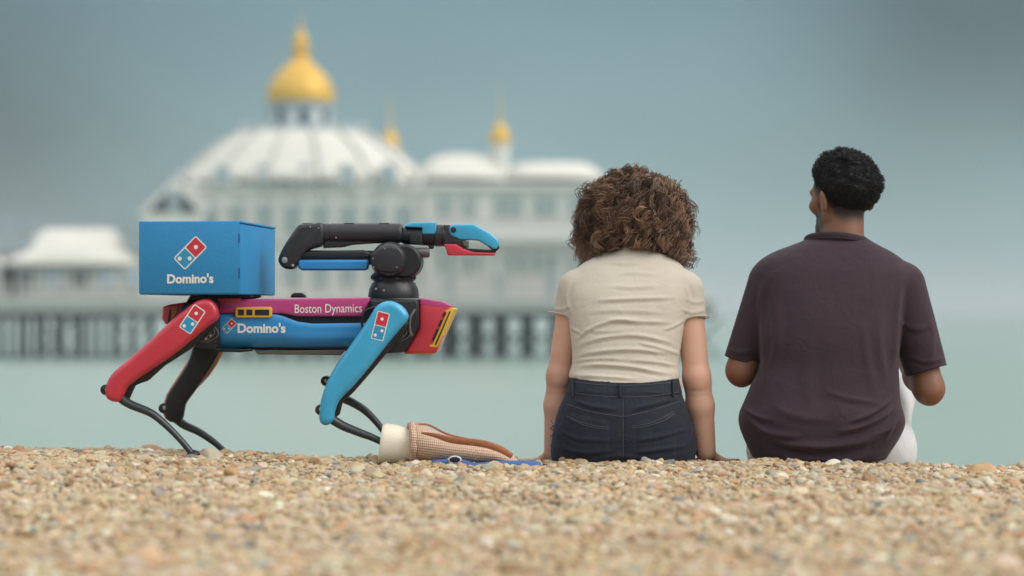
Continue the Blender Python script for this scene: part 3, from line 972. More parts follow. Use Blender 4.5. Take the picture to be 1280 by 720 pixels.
rprism('shoulder_cover', [(466, 318), (472, 311.5), (480, 308.5), (495, 308.5), (502, 314), (505, 322), (504, 332), (498, 339), (486, 341), (470, 337), (464, 330)], -0.094, -0.082, K_arm, sj, 0.006, 2)
for (x, y) in ((467, 334), (496, 334), (481, 311), (466, 323)):
    link('bolt', lathe_mesh('bolt', [(0.0022, -0.0015), (0.0022, 0.01)], 'y', tuple(RP(x, y, -0.0945)), 8), K_stl, sj)
S2 = RP(507, 327, 0.0)
link('shoulder_ring', lathe_mesh('shoulder_ring', [(0.042, -0.07), (0.049, -0.062), (0.049, 0.062), (0.042, 0.07)], 'y', (S2[0], 0, S2[2]), 32), K_blk, sj)
q = RP(512, 316, 0)
link('shoulder_motor', lathe_mesh('shoulder_motor', [(0.012, q[0]), (0.0145, q[0] + .004), (0.0145, RP(535, 316, 0)[0]), (0.012, RP(537.5, 316, 0)[0])], 'x', (0, -0.02, q[2]), 20), K_gry, sj)
# upper link lies folded back, forearm above it
z0 = RP(0, 321, -0.03)[2]
ua = link('upper_arm', lathe_mesh('upper_arm', [(0.016, RP(366, 320, 0)[0]), (0.021, RP(372, 320, 0)[0]), (0.021, RP(466, 320, 0)[0]), (0.018, RP(470, 320, 0)[0])], 'x', (0, 0, z0 - 0.002), 24), K_arm, rob)
rprism('upper_arm_cover', [(374, 324.6), (459.5, 324.6), (461, 327), (460, 336), (456, 338), (377, 338), (372.5, 335), (372, 328)], -0.030, 0.030, K_blue, ua, 0.011, 0, 5, 60)
rprism('upper_arm_strip', [(376, 313.5), (455, 312.5), (463, 316), (463, 323), (374, 323.6)], -0.026, 0.026, K_blk, ua, 0.008, 0, 4, 60)
zf = RP(0, 291.5, -0.03)[2]
fa = link('forearm', lathe_mesh('forearm', [(0.0255, RP(388, 291, 0)[0]), (0.0285, RP(394, 291, 0)[0]), (0.0288, RP(411.6, 291, 0)[0]), (0.0275, RP(412, 291, 0)[0]), (0.0275, RP(413.4, 291, 0)[0]), (0.0288, RP(413.8, 291, 0)[0]), (0.0296, RP(440, 291, 0)[0]), (0.0292, RP(494, 291, 0)[0]), (0.0284, RP(500, 291, 0)[0]), (0.0245, RP(503, 291, 0)[0])], 'x', (0, 0, zf), 32, 25), K_arm, rob)
rprism('forearm_fairing', [(404, 300), (455, 300), (470, 304), (440, 306), (428, 309), (404, 310)], -0.016, 0.016, K_arm, fa, 0.006)
rprism('elbow_bracket', [(370, 284), (376, 280), (392, 279), (404, 279.5), (404, 304), (396, 309), (386, 312), (378, 320), (369, 334), (362, 336.5), (353, 334.5), (347.5, 327), (348.5, 319), (357, 303)], -0.036, 0.036, K_arm, fa, 0.014, 2, 5, 60)
for (x, y, r_) in ((355.8, 325, 0.0085), (366, 332, 0.004)):
    link('pivot_cap', lathe_mesh('pivot_cap', [(r_ * .5, -0.003), (r_, -0.002), (r_, 0.006)], 'y', tuple(RP(x, y, -0.0362)), 16), K_stl, fa)
for x in (384, 436, 480):
    rprism('forearm_slot', [(x - 6, 278.8), (x + 6, 278.6), (x + 7, 281.5), (x - 7, 281.7)], -0.012, 0.012, K_blk, fa, 0.001)
for (x, y) in ((388, 283.5), (420, 297), (398, 285)):
    link('bolt', lathe_mesh('bolt', [(0.0024, -0.001), (0.0024, 0.01)], 'y', tuple(RP(x, y, -0.0365 if x < 405 else -0.0265)), 8), K_stl, fa)
zw = RP(0, 294.5, -0.02)[2]
wr = link('wrist', lathe_mesh('wrist', [(0.020, RP(501, 294, 0)[0]), (0.0255, RP(506, 294, 0)[0]), (0.0265, RP(524, 294, 0)[0]), (0.029, RP(530, 294, 0)[0]), (0.029, RP(543, 294, 0)[0])], 'x', (0, 0, zw), 28), K_blk, rob)
rprism('wrist_cover', [(505.5, 281.2), (514, 278), (545, 277.6), (545, 292.5), (528, 292.5), (527.5, 284.5), (506, 283.8)], -0.0305, 0.0305, K_cyan, wr, 0.004)
rprism('wrist_motor', [(512, 292), (527, 292), (528, 306), (512, 305)], -0.033, 0.033, K_blk, wr, 0.005)
rprism('wrist_lug', [(534, 306), (543, 306), (541.5, 311), (537, 311)], -0.012, 0.012, K_blk, wr, 0.002)
link('wrist_ring', lathe_mesh('wrist_ring', [(0.029, RP(543.4, 294, 0)[0]), (0.0318, RP(545, 294, 0)[0]), (0.0318, RP(552, 294, 0)[0]), (0.030, RP(553, 294, 0)[0]), (0.0318, RP(554, 294, 0)[0]), (0.030, RP(559, 294, 0)[0])], 'x', (0, 0, zw), 32), K_arm, wr)
gp = rprism('gripper_palm', [(555, 281), (562, 281), (563, 290), (574, 298), (583, 301), (585, 309), (576, 308.5), (568, 305), (555, 306)], -0.030, 0.030, K_arm, rob, 0.005)
rprism('upper_jaw', [(561.5, 284.5), (565, 280.5), (592, 280), (597, 283), (612, 291), (622.5, 300), (623.5, 306), (621.5, 311.5), (617, 312), (609, 307), (598, 300.5), (588, 299.6), (576, 300), (564, 294.5), (561, 289)], -0.034, 0.034, K_cyan, gp, 0.005)
rprism('jaw_tip', [(608.5, 307), (620.5, 311), (623.2, 306.5), (623.8, 309.5), (621, 313), (616, 313.5)], -0.033, 0.033, K_blk, gp, 0.002)
q = RP(566.6, 287.5, -0.0342)
link('jaw_pivot', lathe_mesh('jaw_pivot', [(0.006, -0.0015), (0.0082, -0.001), (0.0088, 0.004)], 'y', tuple(q), 18), K_blk, gp)
rprism('jaw_strip', [(577, 308), (586, 310.6), (620, 312.6), (619, 316), (590, 315), (578, 311.5)], -0.030, 0.030, K_blk, gp, 0.002)
rprism('gripper_window', [(578, 300.8), (585, 301.2), (585, 309), (580, 307.6)], -0.0335, 0.0335, K_gry, gp, 0.0008)
rprism('lower_jaw', [(554.5, 305), (570, 305), (580, 311), (592, 315), (619, 316), (618, 319.2), (559.5, 319), (557.5, 312)], -0.033, 0.033, K_red, gp, 0.004)
# carrier below the parcel box and a small rail knob
rprism('box_carrier', [(238, 369.3), (313, 368.8), (314, 371), (306, 373), (236, 376), (232, 379), (236, 372)], -0.11, 0.14, K_blk, rob, 0.002)
rprism('rail_knob', [(363, 372), (364, 368), (368, 366), (377, 366), (381, 369), (382, 372)], -0.02, 0.02, K_blk, rob, 0.003)

# ------------------------------------------------------------------ parcel box on the robot's back
K_box = mat('blue_card', (0.022, 0.245, 0.52), 0.6, var=0.07, vscale=9, bump=0.08, bscale=120)
K_seam = mat('blue_card_fold', (0.015, 0.085, 0.25), 0.6, var=0.05)
BYAW = R(-6)
BX_, BY_ = np.array([math.cos(BYAW), math.sin(BYAW), 0]), np.array([-math.sin(BYAW), math.cos(BYAW), 0])
BO = W(262, 0, 7.0) * np.array([1, 1, 0])
def BP(px, py, yl):
    d = np.array([(px - 640) / FPX, 1.0, (HOR - py) / FPX])
    t = (yl - np.dot(CAM - BO, BY_)) / np.dot(d, BY_)
    q = CAM + t * d - BO
    return np.array([np.dot(q, BX_), yl, q[2]])
bx = empty('delivery_box', tuple(BO), BYAW)
tag(bx, 'bright blue cardboard delivery box with domino logo, carried on the robot back', 'box')
YB0, YB1 = -0.235, 0.235
A_, B_, C_ = BP(173.5, 368.3, YB0), BP(301.5, 368.3, YB0), BP(300, 278, YB0)
x0, x1, zb, zt = A_[0], B_[0], A_[2] + 0.0, C_[2]
shell = link('shell', box_mesh('shell', x0 + 0.002, x1, YB0, YB1, zb, zt - 0.003, 0.004, 3), K_box, bx)
# lid: tray that closes over the top, its front flap hangs down the face
link('lid', box_mesh('lid', x0, x1 + 0.003, YB0 - 0.002, YB1 + 0.002, zt - 0.0025, zt + 0.004, 0.0025, 2), K_box, bx)
link('front_flap', box_mesh('front_flap', x0 + 0.001, x1 - 0.004, YB0 - 0.0035, YB0 - 0.0005, zb + 0.003, zt + 0.0005, 0.0015, 2), K_box, bx)
for (pa, pb) in ((292, 303.5), (335, 348)):
    q0, q1 = BP(298.4, pa, YB0 - 0.0036), BP(299.4, pb, YB0 - 0.0036)
    link('tab_slit', box_mesh('tab_slit', q0[0], q0[0] + 0.0024, YB0 - 0.0046, YB0 - 0.003, q1[2], q0[2]), K_seam, shell)
fl = YB0 - 0.0036
lettering("Domino's", 209, 267, 342.8, 354.6, fl, bx, BP, 0.036, -0.8)
logo((238, 316), 45, 21, 40.5, fl, bx, (BP, RS * 0.965))

# ------------------------------------------------------------------ bag and towel
def straw_material():
    mt = mat('woven_straw', (0.86, 0.65, 0.51), 0.75, var=0.12, vscale=30)
    t = mt.node_tree
    p = t.nodes['Principled BSDF']
    c = t.nodes.new('ShaderNodeTexCoord')
    hs = []
    for rot, scl_ in ((0.15, 150), (1.45, 120)):
        mpn = t.nodes.new('ShaderNodeMapping')
        mpn.inputs['Rotation'].default_value = (0, rot, 0)
        t.links.new(c.outputs['Object'], mpn.inputs[0])
        wv = t.nodes.new('ShaderNodeTexWave')
        wv.inputs['Scale'].default_value = scl_ / 2.6
        wv.inputs['Distortion'].default_value = 1.2
        wv.inputs['Detail'].default_value = 1
        t.links.new(mpn.outputs[0], wv.inputs['Vector'])
        hs.append(wv.outputs['Fac'])
    mm = t.nodes.new('ShaderNodeMath')
    mm.operation = 'MULTIPLY'
    t.links.new(hs[0], mm.inputs[0]); t.links.new(hs[1], mm.inputs[1])
    src = p.inputs['Base Color'].links[0].from_socket
    mx = t.nodes.new('ShaderNodeMixRGB')
    t.links.new(mm.outputs[0], mx.inputs[0])
    mx.inputs[1].default_value = (0.56, 0.36, 0.25, 1)
    t.links.new(src, mx.inputs[2])
    t.links.new(mx.outputs[0], p.inputs['Base Color'])
    b = t.nodes.new('ShaderNodeBump')
    b.inputs['Strength'].default_value = 0.9
    b.inputs['Distance'].default_value = 0.004
    t.links.new(mm.outputs[0], b.inputs['Height'])
    t.links.new(b.outputs[0], p.inputs['Normal'])
    return mt
M_straw = straw_material()
M_cream = mat('cream_canvas', (0.78, 0.70, 0.57), 0.6, var=0.05, vscale=10, bump=0.1, bscale=150)
M_leather = mat('brown_leather', (0.33, 0.115, 0.05), 0.45, var=0.15, vscale=25, bump=0.15, bscale=120)
YBAG = 6.72
bag0 = W(520, 575, YBAG)
bag = empty('straw_bag', (bag0[0], YBAG, float(gz(bag0[0], YBAG))))
tag(bag, 'woven straw bag with cream end and brown leather strap lying on the shingle', 'bag')
def BL(px, py, y=0.0):
    p = W(px, py, YBAG + y)
    return p - np.array(bag.location)
# cream end: a shallow bowl on its side, mouth to the left
def loft_x(name, secs, m_, parent, n_=28, pw=2.4, angle=40):
    """sections (px, top row, bottom row, half depth, lean) joined along the bag"""
    bm = bmesh.new()
    rings = []
    for x, t_, b_, hd, lean in secs:
        T_, B2 = BL(x, t_), BL(x, b_)
        c_ = (T_ + B2) / 2
        hz = (T_[2] - B2[2]) / 2
        ring = []
        for i in range(n_):
            th = 2 * math.pi * i / n_
            c0, s0 = math.cos(th), math.sin(th)
            q = (abs(c0) ** pw + abs(s0) ** pw) ** (-1 / pw)
            ring.append(bm.verts.new((c_[0] + lean * s0 * q * RS, c_[1] + hd * c0 * q + 0.03, c_[2] + hz * s0 * q)))
        rings.append(ring)
    for a_, b_ in zip(rings[:-1], rings[1:]):
        for i in range(n_):
            bm.faces.new((a_[i], a_[(i + 1) % n_], b_[(i + 1) % n_], b_[i]))
    bm.faces.new(rings[0][::-1]); bm.faces.new(rings[-1])
    return link(name, bm_mesh(name, bm, angle), m_, parent)
loft_x('cream_end', [(476.5, 536, 577, 0.050, 2.6), (475.2, 531.5, 580, 0.062, 2.8), (476.6, 530.4, 582, 0.066, 3.0), (480, 529.6, 582, 0.067, 3.0), (492, 531.5, 582, 0.066, 2), (505, 535, 581, 0.064, 1), (515, 540, 580, 0.060, 0), (520, 545, 579, 0.055, 0)], M_cream, bag)
loft_x('woven_body', [(509, 537, 579, 0.045, 0), (514, 532, 580, 0.07, 0), (520, 531, 581, 0.086, 0), (530, 533, 581, 0.094, 0), (545, 540, 581, 0.098, 0), (560, 545.5, 581, 0.10, 0), (580, 550, 582, 0.10, 0), (600, 553.5, 582, 0.10, 0), (618, 558.5, 582, 0.095, 0), (632, 565, 582, 0.085, 0), (642, 571, 582, 0.06, 0), (648, 576, 582, 0.03, 0)], M_straw, bag, 32, 2.2)
rim_p = [BL(514 + 3 * math.sin(t), 556 - 25 * math.cos(t), -0.09 * math.sin(t) + 0.03) for t in np.linspace(0, 2 * math.pi, 40)]
link('braided_rim', tube_mesh('braided_rim', rim_p, [0.009 + 0.002 * math.sin(k * 1.9) for k in range(40)], 10, up=(1, 0, 0), caps=False), M_straw, bag)
def ribbon(name, pts, wid, thick, m_, parent):
    P = smooth_path(pts, 6)
    return link(name, tube_mesh(name, P, wid, 10, thick / wid if False else 0.35, up=(0, 0, 1)), m_, parent)
link('strap', tube_mesh('strap', smooth_path([BL(527, 541, -0.085), BL(545, 544.5, -0.095), (BL(565, 550, -0.10)), BL(600, 554, -0.10), BL(622, 560, -0.092), BL(640, 570, -0.075)], 6), [0.003, 0.0065, 0.0095, 0.0105, 0.0105, 0.008], 10, 0.35, up=(0, 0, 1)), M_leather, bag)
link('strap', tube_mesh('strap', smooth_path([BL(516, 531, 0.03), BL(535, 531, 0.06), BL(560, 543, 0.06), BL(590, 550, 0.06)], 6), 0.003, 8, 0.5), M_leather, bag)

M_towel = mat('blue_towel', (0.04, 0.12, 0.32), 0.85, var=0.2, vscale=20, bump=0.5, bscale=250, sheen=0.3)
tw0 = W(606, 576, 6.70)
tw = empty('beach_towel', (tw0[0], 6.70, float(gz(tw0[0], 6.70))))
tag(tw, 'blue beach towel with white ringed dark spot, spread beneath the straw bag', 'towel')
tx = np.linspace(540, 676, 60)
tyy = np.linspace(-0.045, 0.42, 26)
Xg, Yg = np.meshgrid((tx - 640) / FPX * 6.66, 6.66 + tyy, indexing='ij')
fold = 0.006 * np.sin(Xg * 31 + 1) * np.exp(-((Yg - 6.64) / 0.12) ** 2) + 0.004 * np.sin(Xg * 57 + Yg * 20)
Zg = gz(Xg, Yg) + 0.009 + fold * .6
fz = np.array([W(p_, np.interp(p_, [540, 546, 556, 568, 580, 590, 600, 620, 650, 670, 676], [579, 576, 574, 571.5, 574.5, 578, 578.5, 576, 575.5, 576.5, 579]), 6.63)[2] for p_ in tx])
Zg[:, 0] = gz(Xg[:, 0], Yg[:, 0]) - 0.01
for k_ in (1, 2): Zg[:, k_] = np.maximum(Zg[:, k_] * 0.2, 0) * 0 + fz - (0.003 if k_ == 2 else 0)
Vt = np.stack([Xg, Yg, Zg], -1).reshape(-1, 3) - np.array(tw.location)
ni, nj = Xg.shape
ii, jj = np.meshgrid(np.arange(ni - 1), np.arange(nj - 1), indexing='ij')
a = (ii * nj + jj).ravel()
cl = link('cloth', np_mesh('cloth', Vt, np.stack([a, a + nj, a + nj + 1, a + 1], 1)), M_towel, tw)
sd = cl.modifiers.new('thickness', 'SOLIDIFY'); sd.thickness = 0.004
M_navy = mat('towel_navy', (0.012, 0.012, 0.045), 0.85, var=0.1)
c_ = W(568.5, 574.6, 6.612) - np.array(tw.location)
for nm_, rx_, rz_, yy, mm in (('white_ring', 0.0185, 0.0105, 0.0, K_wht), ('dark_spot', 0.0150, 0.0078, -0.003, M_navy)):
    pts = [(c_[0] + rx_ * math.cos(t), c_[1] + yy, c_[2] + rz_ * math.sin(t)) for t in np.linspace(0, 2 * math.pi, 25)[:-1]]
    link(nm_, prism_mesh(nm_, pts, (0, 0.012, 0), 0.001, 2), mm, tw)

# ------------------------------------------------------------------ bodies: distance fields turned into surfaces
def smin(a_, b_, k_):
    h = np.clip(0.5 + 0.5 * (b_ - a_) / k_, 0, 1)
    return b_ + (a_ - b_) * h - k_ * h * (1 - h)
def rcone(P, a_, b_, ra, rb):
    a_ = np.asarray(a_, float); b_ = np.asarray(b_, float)
    ba = b_ - a_
    h = np.clip(((P - a_) @ ba) / (ba @ ba + 1e-12), 0, 1)
    return np.linalg.norm(P - a_ - h[:, None] * ba, axis=1) - (ra + (rb - ra) * h)
def ellip(P, c_, r_):
    q = P - np.asarray(c_)
    r_ = np.asarray(r_, float)
    k0 = np.linalg.norm(q / r_, axis=1)
    k1 = np.linalg.norm(q / (r_ * r_), axis=1) + 1e-9
    return k0 * (k0 - 1) / k1

class Loft:
    """body of elliptic sections given by pixel rows: (row, left px, right px, depth offset, half depth)"""
    def __init__(s, rows, Y0, pw=2.3):
        rows = sorted(rows, key=lambda r_: -r_[0])
        t = np.arange(len(rows))
        A = []
        for py, l_, r_, cy, ry in rows:
            a_, b_ = W(l_, py, Y0 + cy), W(r_, py, Y0 + cy)
            A.append((a_[2], (a_[0] + b_[0]) / 2, (b_[0] - a_[0]) / 2, Y0 + cy, ry))
        A = smooth_path(np.array(A), 8)
        s.A = A
        s.pw = pw
    def __call__(s, P, grow=0.0):
        z = P[:, 2]
        A = s.A
        cx, rx, cy, ry = (np.interp(z, A[:, 0], A[:, k]) for k in (1, 2, 3, 4))
        rx = rx + grow; ry = ry + grow
        q = (np.abs((P[:, 0] - cx) / rx) ** s.pw + np.abs((P[:, 1] - cy) / ry) ** s.pw) ** (1 / s.pw)
        d = (q - 1) * np.minimum(rx, ry)
        return np.maximum(np.maximum(d, z - A[-1, 0] - grow), A[0, 0] - grow - z)
    def cy_at(s, z): return np.interp(z, s.A[:, 0], s.A[:, 3])

def surface(f, lo, hi, vox):
    """surface nets over f(P) = 0; only blocks near the surface are sampled finely"""
    lo = np.asarray(lo, float); hi = np.asarray(hi, float)
    B = 6
    nb = np.ceil((hi - lo) / (vox * B)).astype(int)
    n = nb * B
    g = [lo[k] + (np.arange(nb[k]) + .5) * vox * B for k in range(3)]
    G = np.stack(np.meshgrid(*g, indexing='ij'), -1).reshape(-1, 3)
    dc = f(G)
    act = np.abs(dc) < vox * B * 1.75
    V = np.repeat(np.repeat(np.repeat(np.sign(dc).reshape(nb), B, 0), B, 1), B, 2).astype(np.float32)
    V *= 10
    idx = np.argwhere(act.reshape(nb))
    off = np.stack(np.meshgrid(*(np.arange(B),) * 3, indexing='ij'), -1).reshape(-1, 3)
    for s_ in range(0, len(idx), 3000):
        q = (idx[s_:s_ + 3000, None] * B + off[None]).reshape(-1, 3)
        V[q[:, 0], q[:, 1], q[:, 2]] = f(lo + (q + .5) * vox)
    V[0] = V[-1] = 10; V[:, 0] = V[:, -1] = 10; V[:, :, 0] = V[:, :, -1] = 10
    ins = V < 0
    c8 = [(i, j, k) for i in (0, 1) for j in (0, 1) for k in (0, 1)]
    sl = lambda A, o_: A[o_[0]:A.shape[0] - 1 + o_[0], o_[1]:A.shape[1] - 1 + o_[1], o_[2]:A.shape[2] - 1 + o_[2]]
    cnt = sum(sl(ins, o_).astype(np.int8) for o_ in c8)
    cell = np.argwhere((cnt > 0) & (cnt < 8))
    num = np.full(cnt.shape, -1, np.int32)
    num[cell[:, 0], cell[:, 1], cell[:, 2]] = np.arange(len(cell))
    acc = np.zeros((len(cell), 3)); w_ = np.zeros(len(cell))
    for a_ in c8:
        for ax in range(3):
            if a_[ax]: continue
            b_ = list(a_); b_[ax] = 1
            va = V[cell[:, 0] + a_[0], cell[:, 1] + a_[1], cell[:, 2] + a_[2]]
            vb = V[cell[:, 0] + b_[0], cell[:, 1] + b_[1], cell[:, 2] + b_[2]]
            m_ = (va < 0) != (vb < 0)
            t = np.where(m_, va / np.where(m_, va - vb, 1), 0)
            p = np.array(a_, float)[None] + t[:, None] * (np.array(b_) - np.array(a_))[None]
            acc += p * m_[:, None]; w_ += m_
    verts = lo + (cell + acc / w_[:, None] + .5) * vox
    quads = []
    for ax in range(3):
        u, v = (ax + 1) % 3, (ax + 2) % 3
        s0 = [slice(1, -1)] * 3; s1 = [slice(1, -1)] * 3
        s0[ax] = slice(0, -1); s1[ax] = slice(1, None)
        A, Bq = ins[tuple(s0)], ins[tuple(s1)]
        e_ = np.argwhere(A != Bq)
        fl = A[e_[:, 0], e_[:, 1], e_[:, 2]]
        e_ = e_ + np.array([0 if k == ax else 1 for k in range(3)])
        def at(du, dv):
            q = e_.copy(); q[:, u] += du; q[:, v] += dv
            return num[q[:, 0], q[:, 1], q[:, 2]]
        Q = np.stack([at(-1, -1), at(0, -1), at(0, 0), at(-1, 0)], 1)
        Q[~fl] = Q[~fl][:, ::-1]
        quads.append(Q)
    F = np.concatenate(quads)
    F = F[(F >= 0).all(1)]
    return verts, F

def vnormals(V, F):
    a_, b_, c_, d_ = (V[F[:, k]] for k in range(4))
    n = np.cross(c_ - a_, d_ - b_)
    N_ = np.zeros_like(V)
    for k in range(4): np.add.at(N_, F[:, k], n)
    return N_ / (np.linalg.norm(N_, axis=1)[:, None] + 1e-12)

def relax(V, F, it=2, lam=0.5):
    for _ in range(it):
        S = np.zeros_like(V); c_ = np.zeros(len(V))
        for k in range(4):
            for q in (1, 3):
                np.add.at(S, F[:, k], V[F[:, (k + q) % 4]])
                np.add.at(c_, F[:, k], 1)
        V = V + lam * (S / np.maximum(c_, 1)[:, None] - V)
    return V

def to_px(V):
    return 640 + V[:, 0] / V[:, 1] * FPX, HOR - (V[:, 2] - CAMZ) / V[:, 1] * FPX

def folds(V, F, lines, vertical=False):
    """cloth folds: each (points along the fold in the picture, half width px, height m) raised on the side facing the camera"""
    N_ = vnormals(V, F)
    px, py = to_px(V)
    if vertical: px, py = py, px
    face = np.clip(-N_[:, 1] * 1.6 + 0.15, 0, 1)
    D = np.zeros(len(V))
    for pts, wd, amp in lines:
        P = np.array(pts, float)
        if vertical: P = P[:, ::-1]
        P = P[np.argsort(P[:, 0])]
        Q = smooth_path(P, 8)
        ly = np.interp(px, Q[:, 0], Q[:, 1])
        x0, x1 = P[0, 0], P[-1, 0]
        fade = smooth01((px - x0 + 4) / (0.28 * (x1 - x0) + 4)) * smooth01((x1 + 4 - px) / (0.28 * (x1 - x0) + 4))
        s_ = (py - ly) / wd
        D += amp * fade * (np.exp(-s_ * s_) - 0.45 * np.exp(-(s_ - 1.7) ** 2 * 0.8))
    return V + N_ * (D * face)[:, None]

def noise3(P, scale, seed):
    r_ = np.random.default_rng(seed)
    v = np.zeros(len(P))
    for k in range(10):
        d = r_.normal(0, 1, 3); d /= np.linalg.norm(d)
        v += np.sin(P @ d * scale * (0.7 + 0.9 * r_.random()) + r_.random() * 6.28)
    return v / 4.5

def body_mesh(name, V, F, org, attrs=None):
    me = np_mesh(name, V - np.asarray(org), F, True)
    for k, arr in (attrs or {}).items():
        at = me.attributes.new(k, 'FLOAT', 'POINT')
        at.data.foreach_set('value', np.asarray(arr, np.float32))
    return me

def rotm(yaw, pitch, roll=0.0):
    """columns: head right, forward, up; yaw to the left, pitch down"""
    return np.array((Matrix.Rotation(yaw, 3, 'Z') @ Matrix.Rotation(-pitch, 3, 'X') @ Matrix.Rotation(roll, 3, 'Y')))

def head_sdf(P, c_, M_, s=1.0, fem=False):
    q = (P - c_) @ M_ / s
    d = ellip(q, (0, -0.012, 0.035), (0.077, 0.098, 0.092))
    jw = 0.050 if fem else 0.056
    d = smin(d, rcone(q, (0, 0.030, -0.015), (0, 0.055, -0.070), 0.064, jw * 0.72), 0.03)
    d = smin(d, rcone(q, (0, 0.072, -0.088), (0, 0.066, -0.080), 0.022, 0.03), 0.02)
    for sx_ in (-1, 1):
        d = smin(d, rcone(q, (sx_ * jw, 0.0, -0.045), (sx_ * 0.018, 0.068, -0.086), 0.020, 0.020), 0.022)
        d = smin(d, ellip(q, (sx_ * 0.042, 0.064, -0.012), (0.024, 0.022, 0.018)), 0.018)
        d = smin(d, rcone(q, (sx_ * 0.014, 0.089, 0.030), (sx_ * 0.046, 0.074, 0.032), 0.010, 0.008), 0.012)
        # eye socket, ball and lids
        d = -smin(-d, ellip(q, (sx_ * 0.032, 0.096, 0.012), (0.016, 0.014, 0.010)), 0.008)
        d = smin(d, ellip(q, (sx_ * 0.032, 0.072, 0.012), (0.0125, 0.0125, 0.0125)), 0.003)
        # ear: shell with hollow
        e_ = q - np.array((sx_ * 0.079, -0.008, -0.004))
        an = sx_ * 0.45
        ex_ = e_[:, 0] * math.cos(an) + e_[:, 1] * math.sin(an)
        ey_ = -e_[:, 0] * math.sin(an) + e_[:, 1] * math.cos(an)
        qq = np.stack([ex_, ey_ + 0.18 * e_[:, 2] * -1, e_[:, 2]], 1)
        ear = ellip(qq, (sx_ * 0.009, -0.010, 0), (0.0090, 0.021, 0.034))
        ear = np.maximum(ear, -ellip(qq, (sx_ * 0.020, -0.006, 0.004), (0.010, 0.012, 0.022)))
        d = smin(d, ear, 0.006)
    d = smin(d, rcone(q, (0, 0.091, 0.022), (0, 0.112, -0.020), 0.008, 0.0125), 0.012)
    for sx_ in (-1, 1): d = smin(d, ellip(q, (sx_ * 0.013, 0.100, -0.024), (0.009, 0.010, 0.008)), 0.006)
    d = smin(d, ellip(q, (0, 0.094, -0.049), (0.022, 0.010, 0.0055)), 0.006)
    d = smin(d, ellip(q, (0, 0.092, -0.059), (0.019, 0.010, 0.006)), 0.006)
    return d * s, q

def hand_prims(wrist, fwd, nrm, thumb_side, curl=0.25, s=1.0):
    """palm and five fingers as tapered capsules"""
    f = np.asarray(fwd, float); f /= np.linalg.norm(f)
    n_ = np.asarray(nrm, float); n_ -= f * (n_ @ f); n_ /= np.linalg.norm(n_)
    sd_ = np.cross(f, n_) * thumb_side
    w0 = np.asarray(wrist, float)
    pr = []
    for k, o_ in enumerate((0.030, 0.010, -0.010, -0.028)):
        pr.append((w0 + sd_ * o_ * 0.55 * s, w0 + f * 0.085 * s + sd_ * o_ * s, 0.014 * s, 0.0115 * s))
    lens = ((0.042, 0.026, 0.020), (0.046, 0.030, 0.022), (0.043, 0.028, 0.021), (0.034, 0.020, 0.018))
    for k, o_ in enumerate((0.030, 0.010, -0.010, -0.028)):
        p = w0 + f * 0.085 * s + sd_ * o_ * s
        ang = 0.0
        spread = sd_ * (o_ * 1.6)
        for j, l_ in enumerate(lens[k]):
            ang += curl * (1.0 if j == 0 else 1.25)
            d = f * math.cos(ang) - n_ * math.sin(ang) + spread
            d /= np.linalg.norm(d)
            e_ = p + d * l_ * s
            pr.append((p, e_, (0.0092 - j * 0.0009) * s, (0.0084 - j * 0.0009) * s))
            p = e_
    p = w0 + f * 0.022 * s + sd_ * 0.020 * s
    for j, (l_, a_) in enumerate(((0.042, 0.95), (0.032, 0.65), (0.026, 0.45))):
        d = f * math.cos(a_) + sd_ * math.sin(a_) - n_ * (0.25 + curl * .4)
        d /= np.linalg.norm(d)
        e_ = p + d * l_ * s
        pr.append((p, e_, (0.0125 - j * .0015) * s, (0.0105 - j * .0012) * s))
        p = e_
    return pr
def add_prims(P, d, pr, k_=0.006):
    if not pr: return d
    lo = np.min([np.minimum(a_, b_) for a_, b_, _, _ in pr], 0) - 0.06
    hi = np.max([np.maximum(a_, b_) for a_, b_, _, _ in pr], 0) + 0.06
    m_ = ((P > lo) & (P < hi)).all(1)
    if m_.any():
        e_ = d[m_]
        for a_, b_, ra, rb in pr: e_ = smin(e_, rcone(P[m_], a_, b_, ra, rb), k_)
        d = d.copy(); d[m_] = e_
    return d

# ---- strands: many thin tubes in one mesh
def strands(paths, rad, sides=3):
    S, n_, _ = paths.shape
    T = np.gradient(paths, axis=1)
    T /= np.linalg.norm(T, axis=2, keepdims=True) + 1e-9
    A = np.cross(T, np.array([0.31, 0.83, 0.46]))
    A /= np.linalg.norm(A, axis=2, keepdims=True) + 1e-9
    B_ = np.cross(T, A)
    th = np.arange(sides) / sides * 2 * np.pi
    V = paths[:, :, None] + rad[:, :, None, None] * (A[:, :, None] * np.cos(th)[:, None] + B_[:, :, None] * np.sin(th)[:, None])
    base = (np.arange(S)[:, None, None] * n_ + np.arange(n_ - 1)[None, :, None]) * sides
    j = np.arange(sides)[None, None]
    k_ = (j + 1) % sides
    F = np.stack([base + j, base + k_, base + sides + k_, base + sides + j], -1).reshape(-1, 4)
    return V.reshape(-1, 3), F

M_skinF = attr_mat('skin_light', (0.70, 0.41, 0.295), (0.62, 0.25, 0.18), 'tint', 0.5, 0.4, 0.12, 0.17, 11, 0.10, 220)
M_skinM = attr_mat('skin_brown', (0.225, 0.098, 0.054), (0.012, 0.009, 0.008), 'tint', 0.48, 0.45, 0.08, 0.22, 12, 0.10, 220)

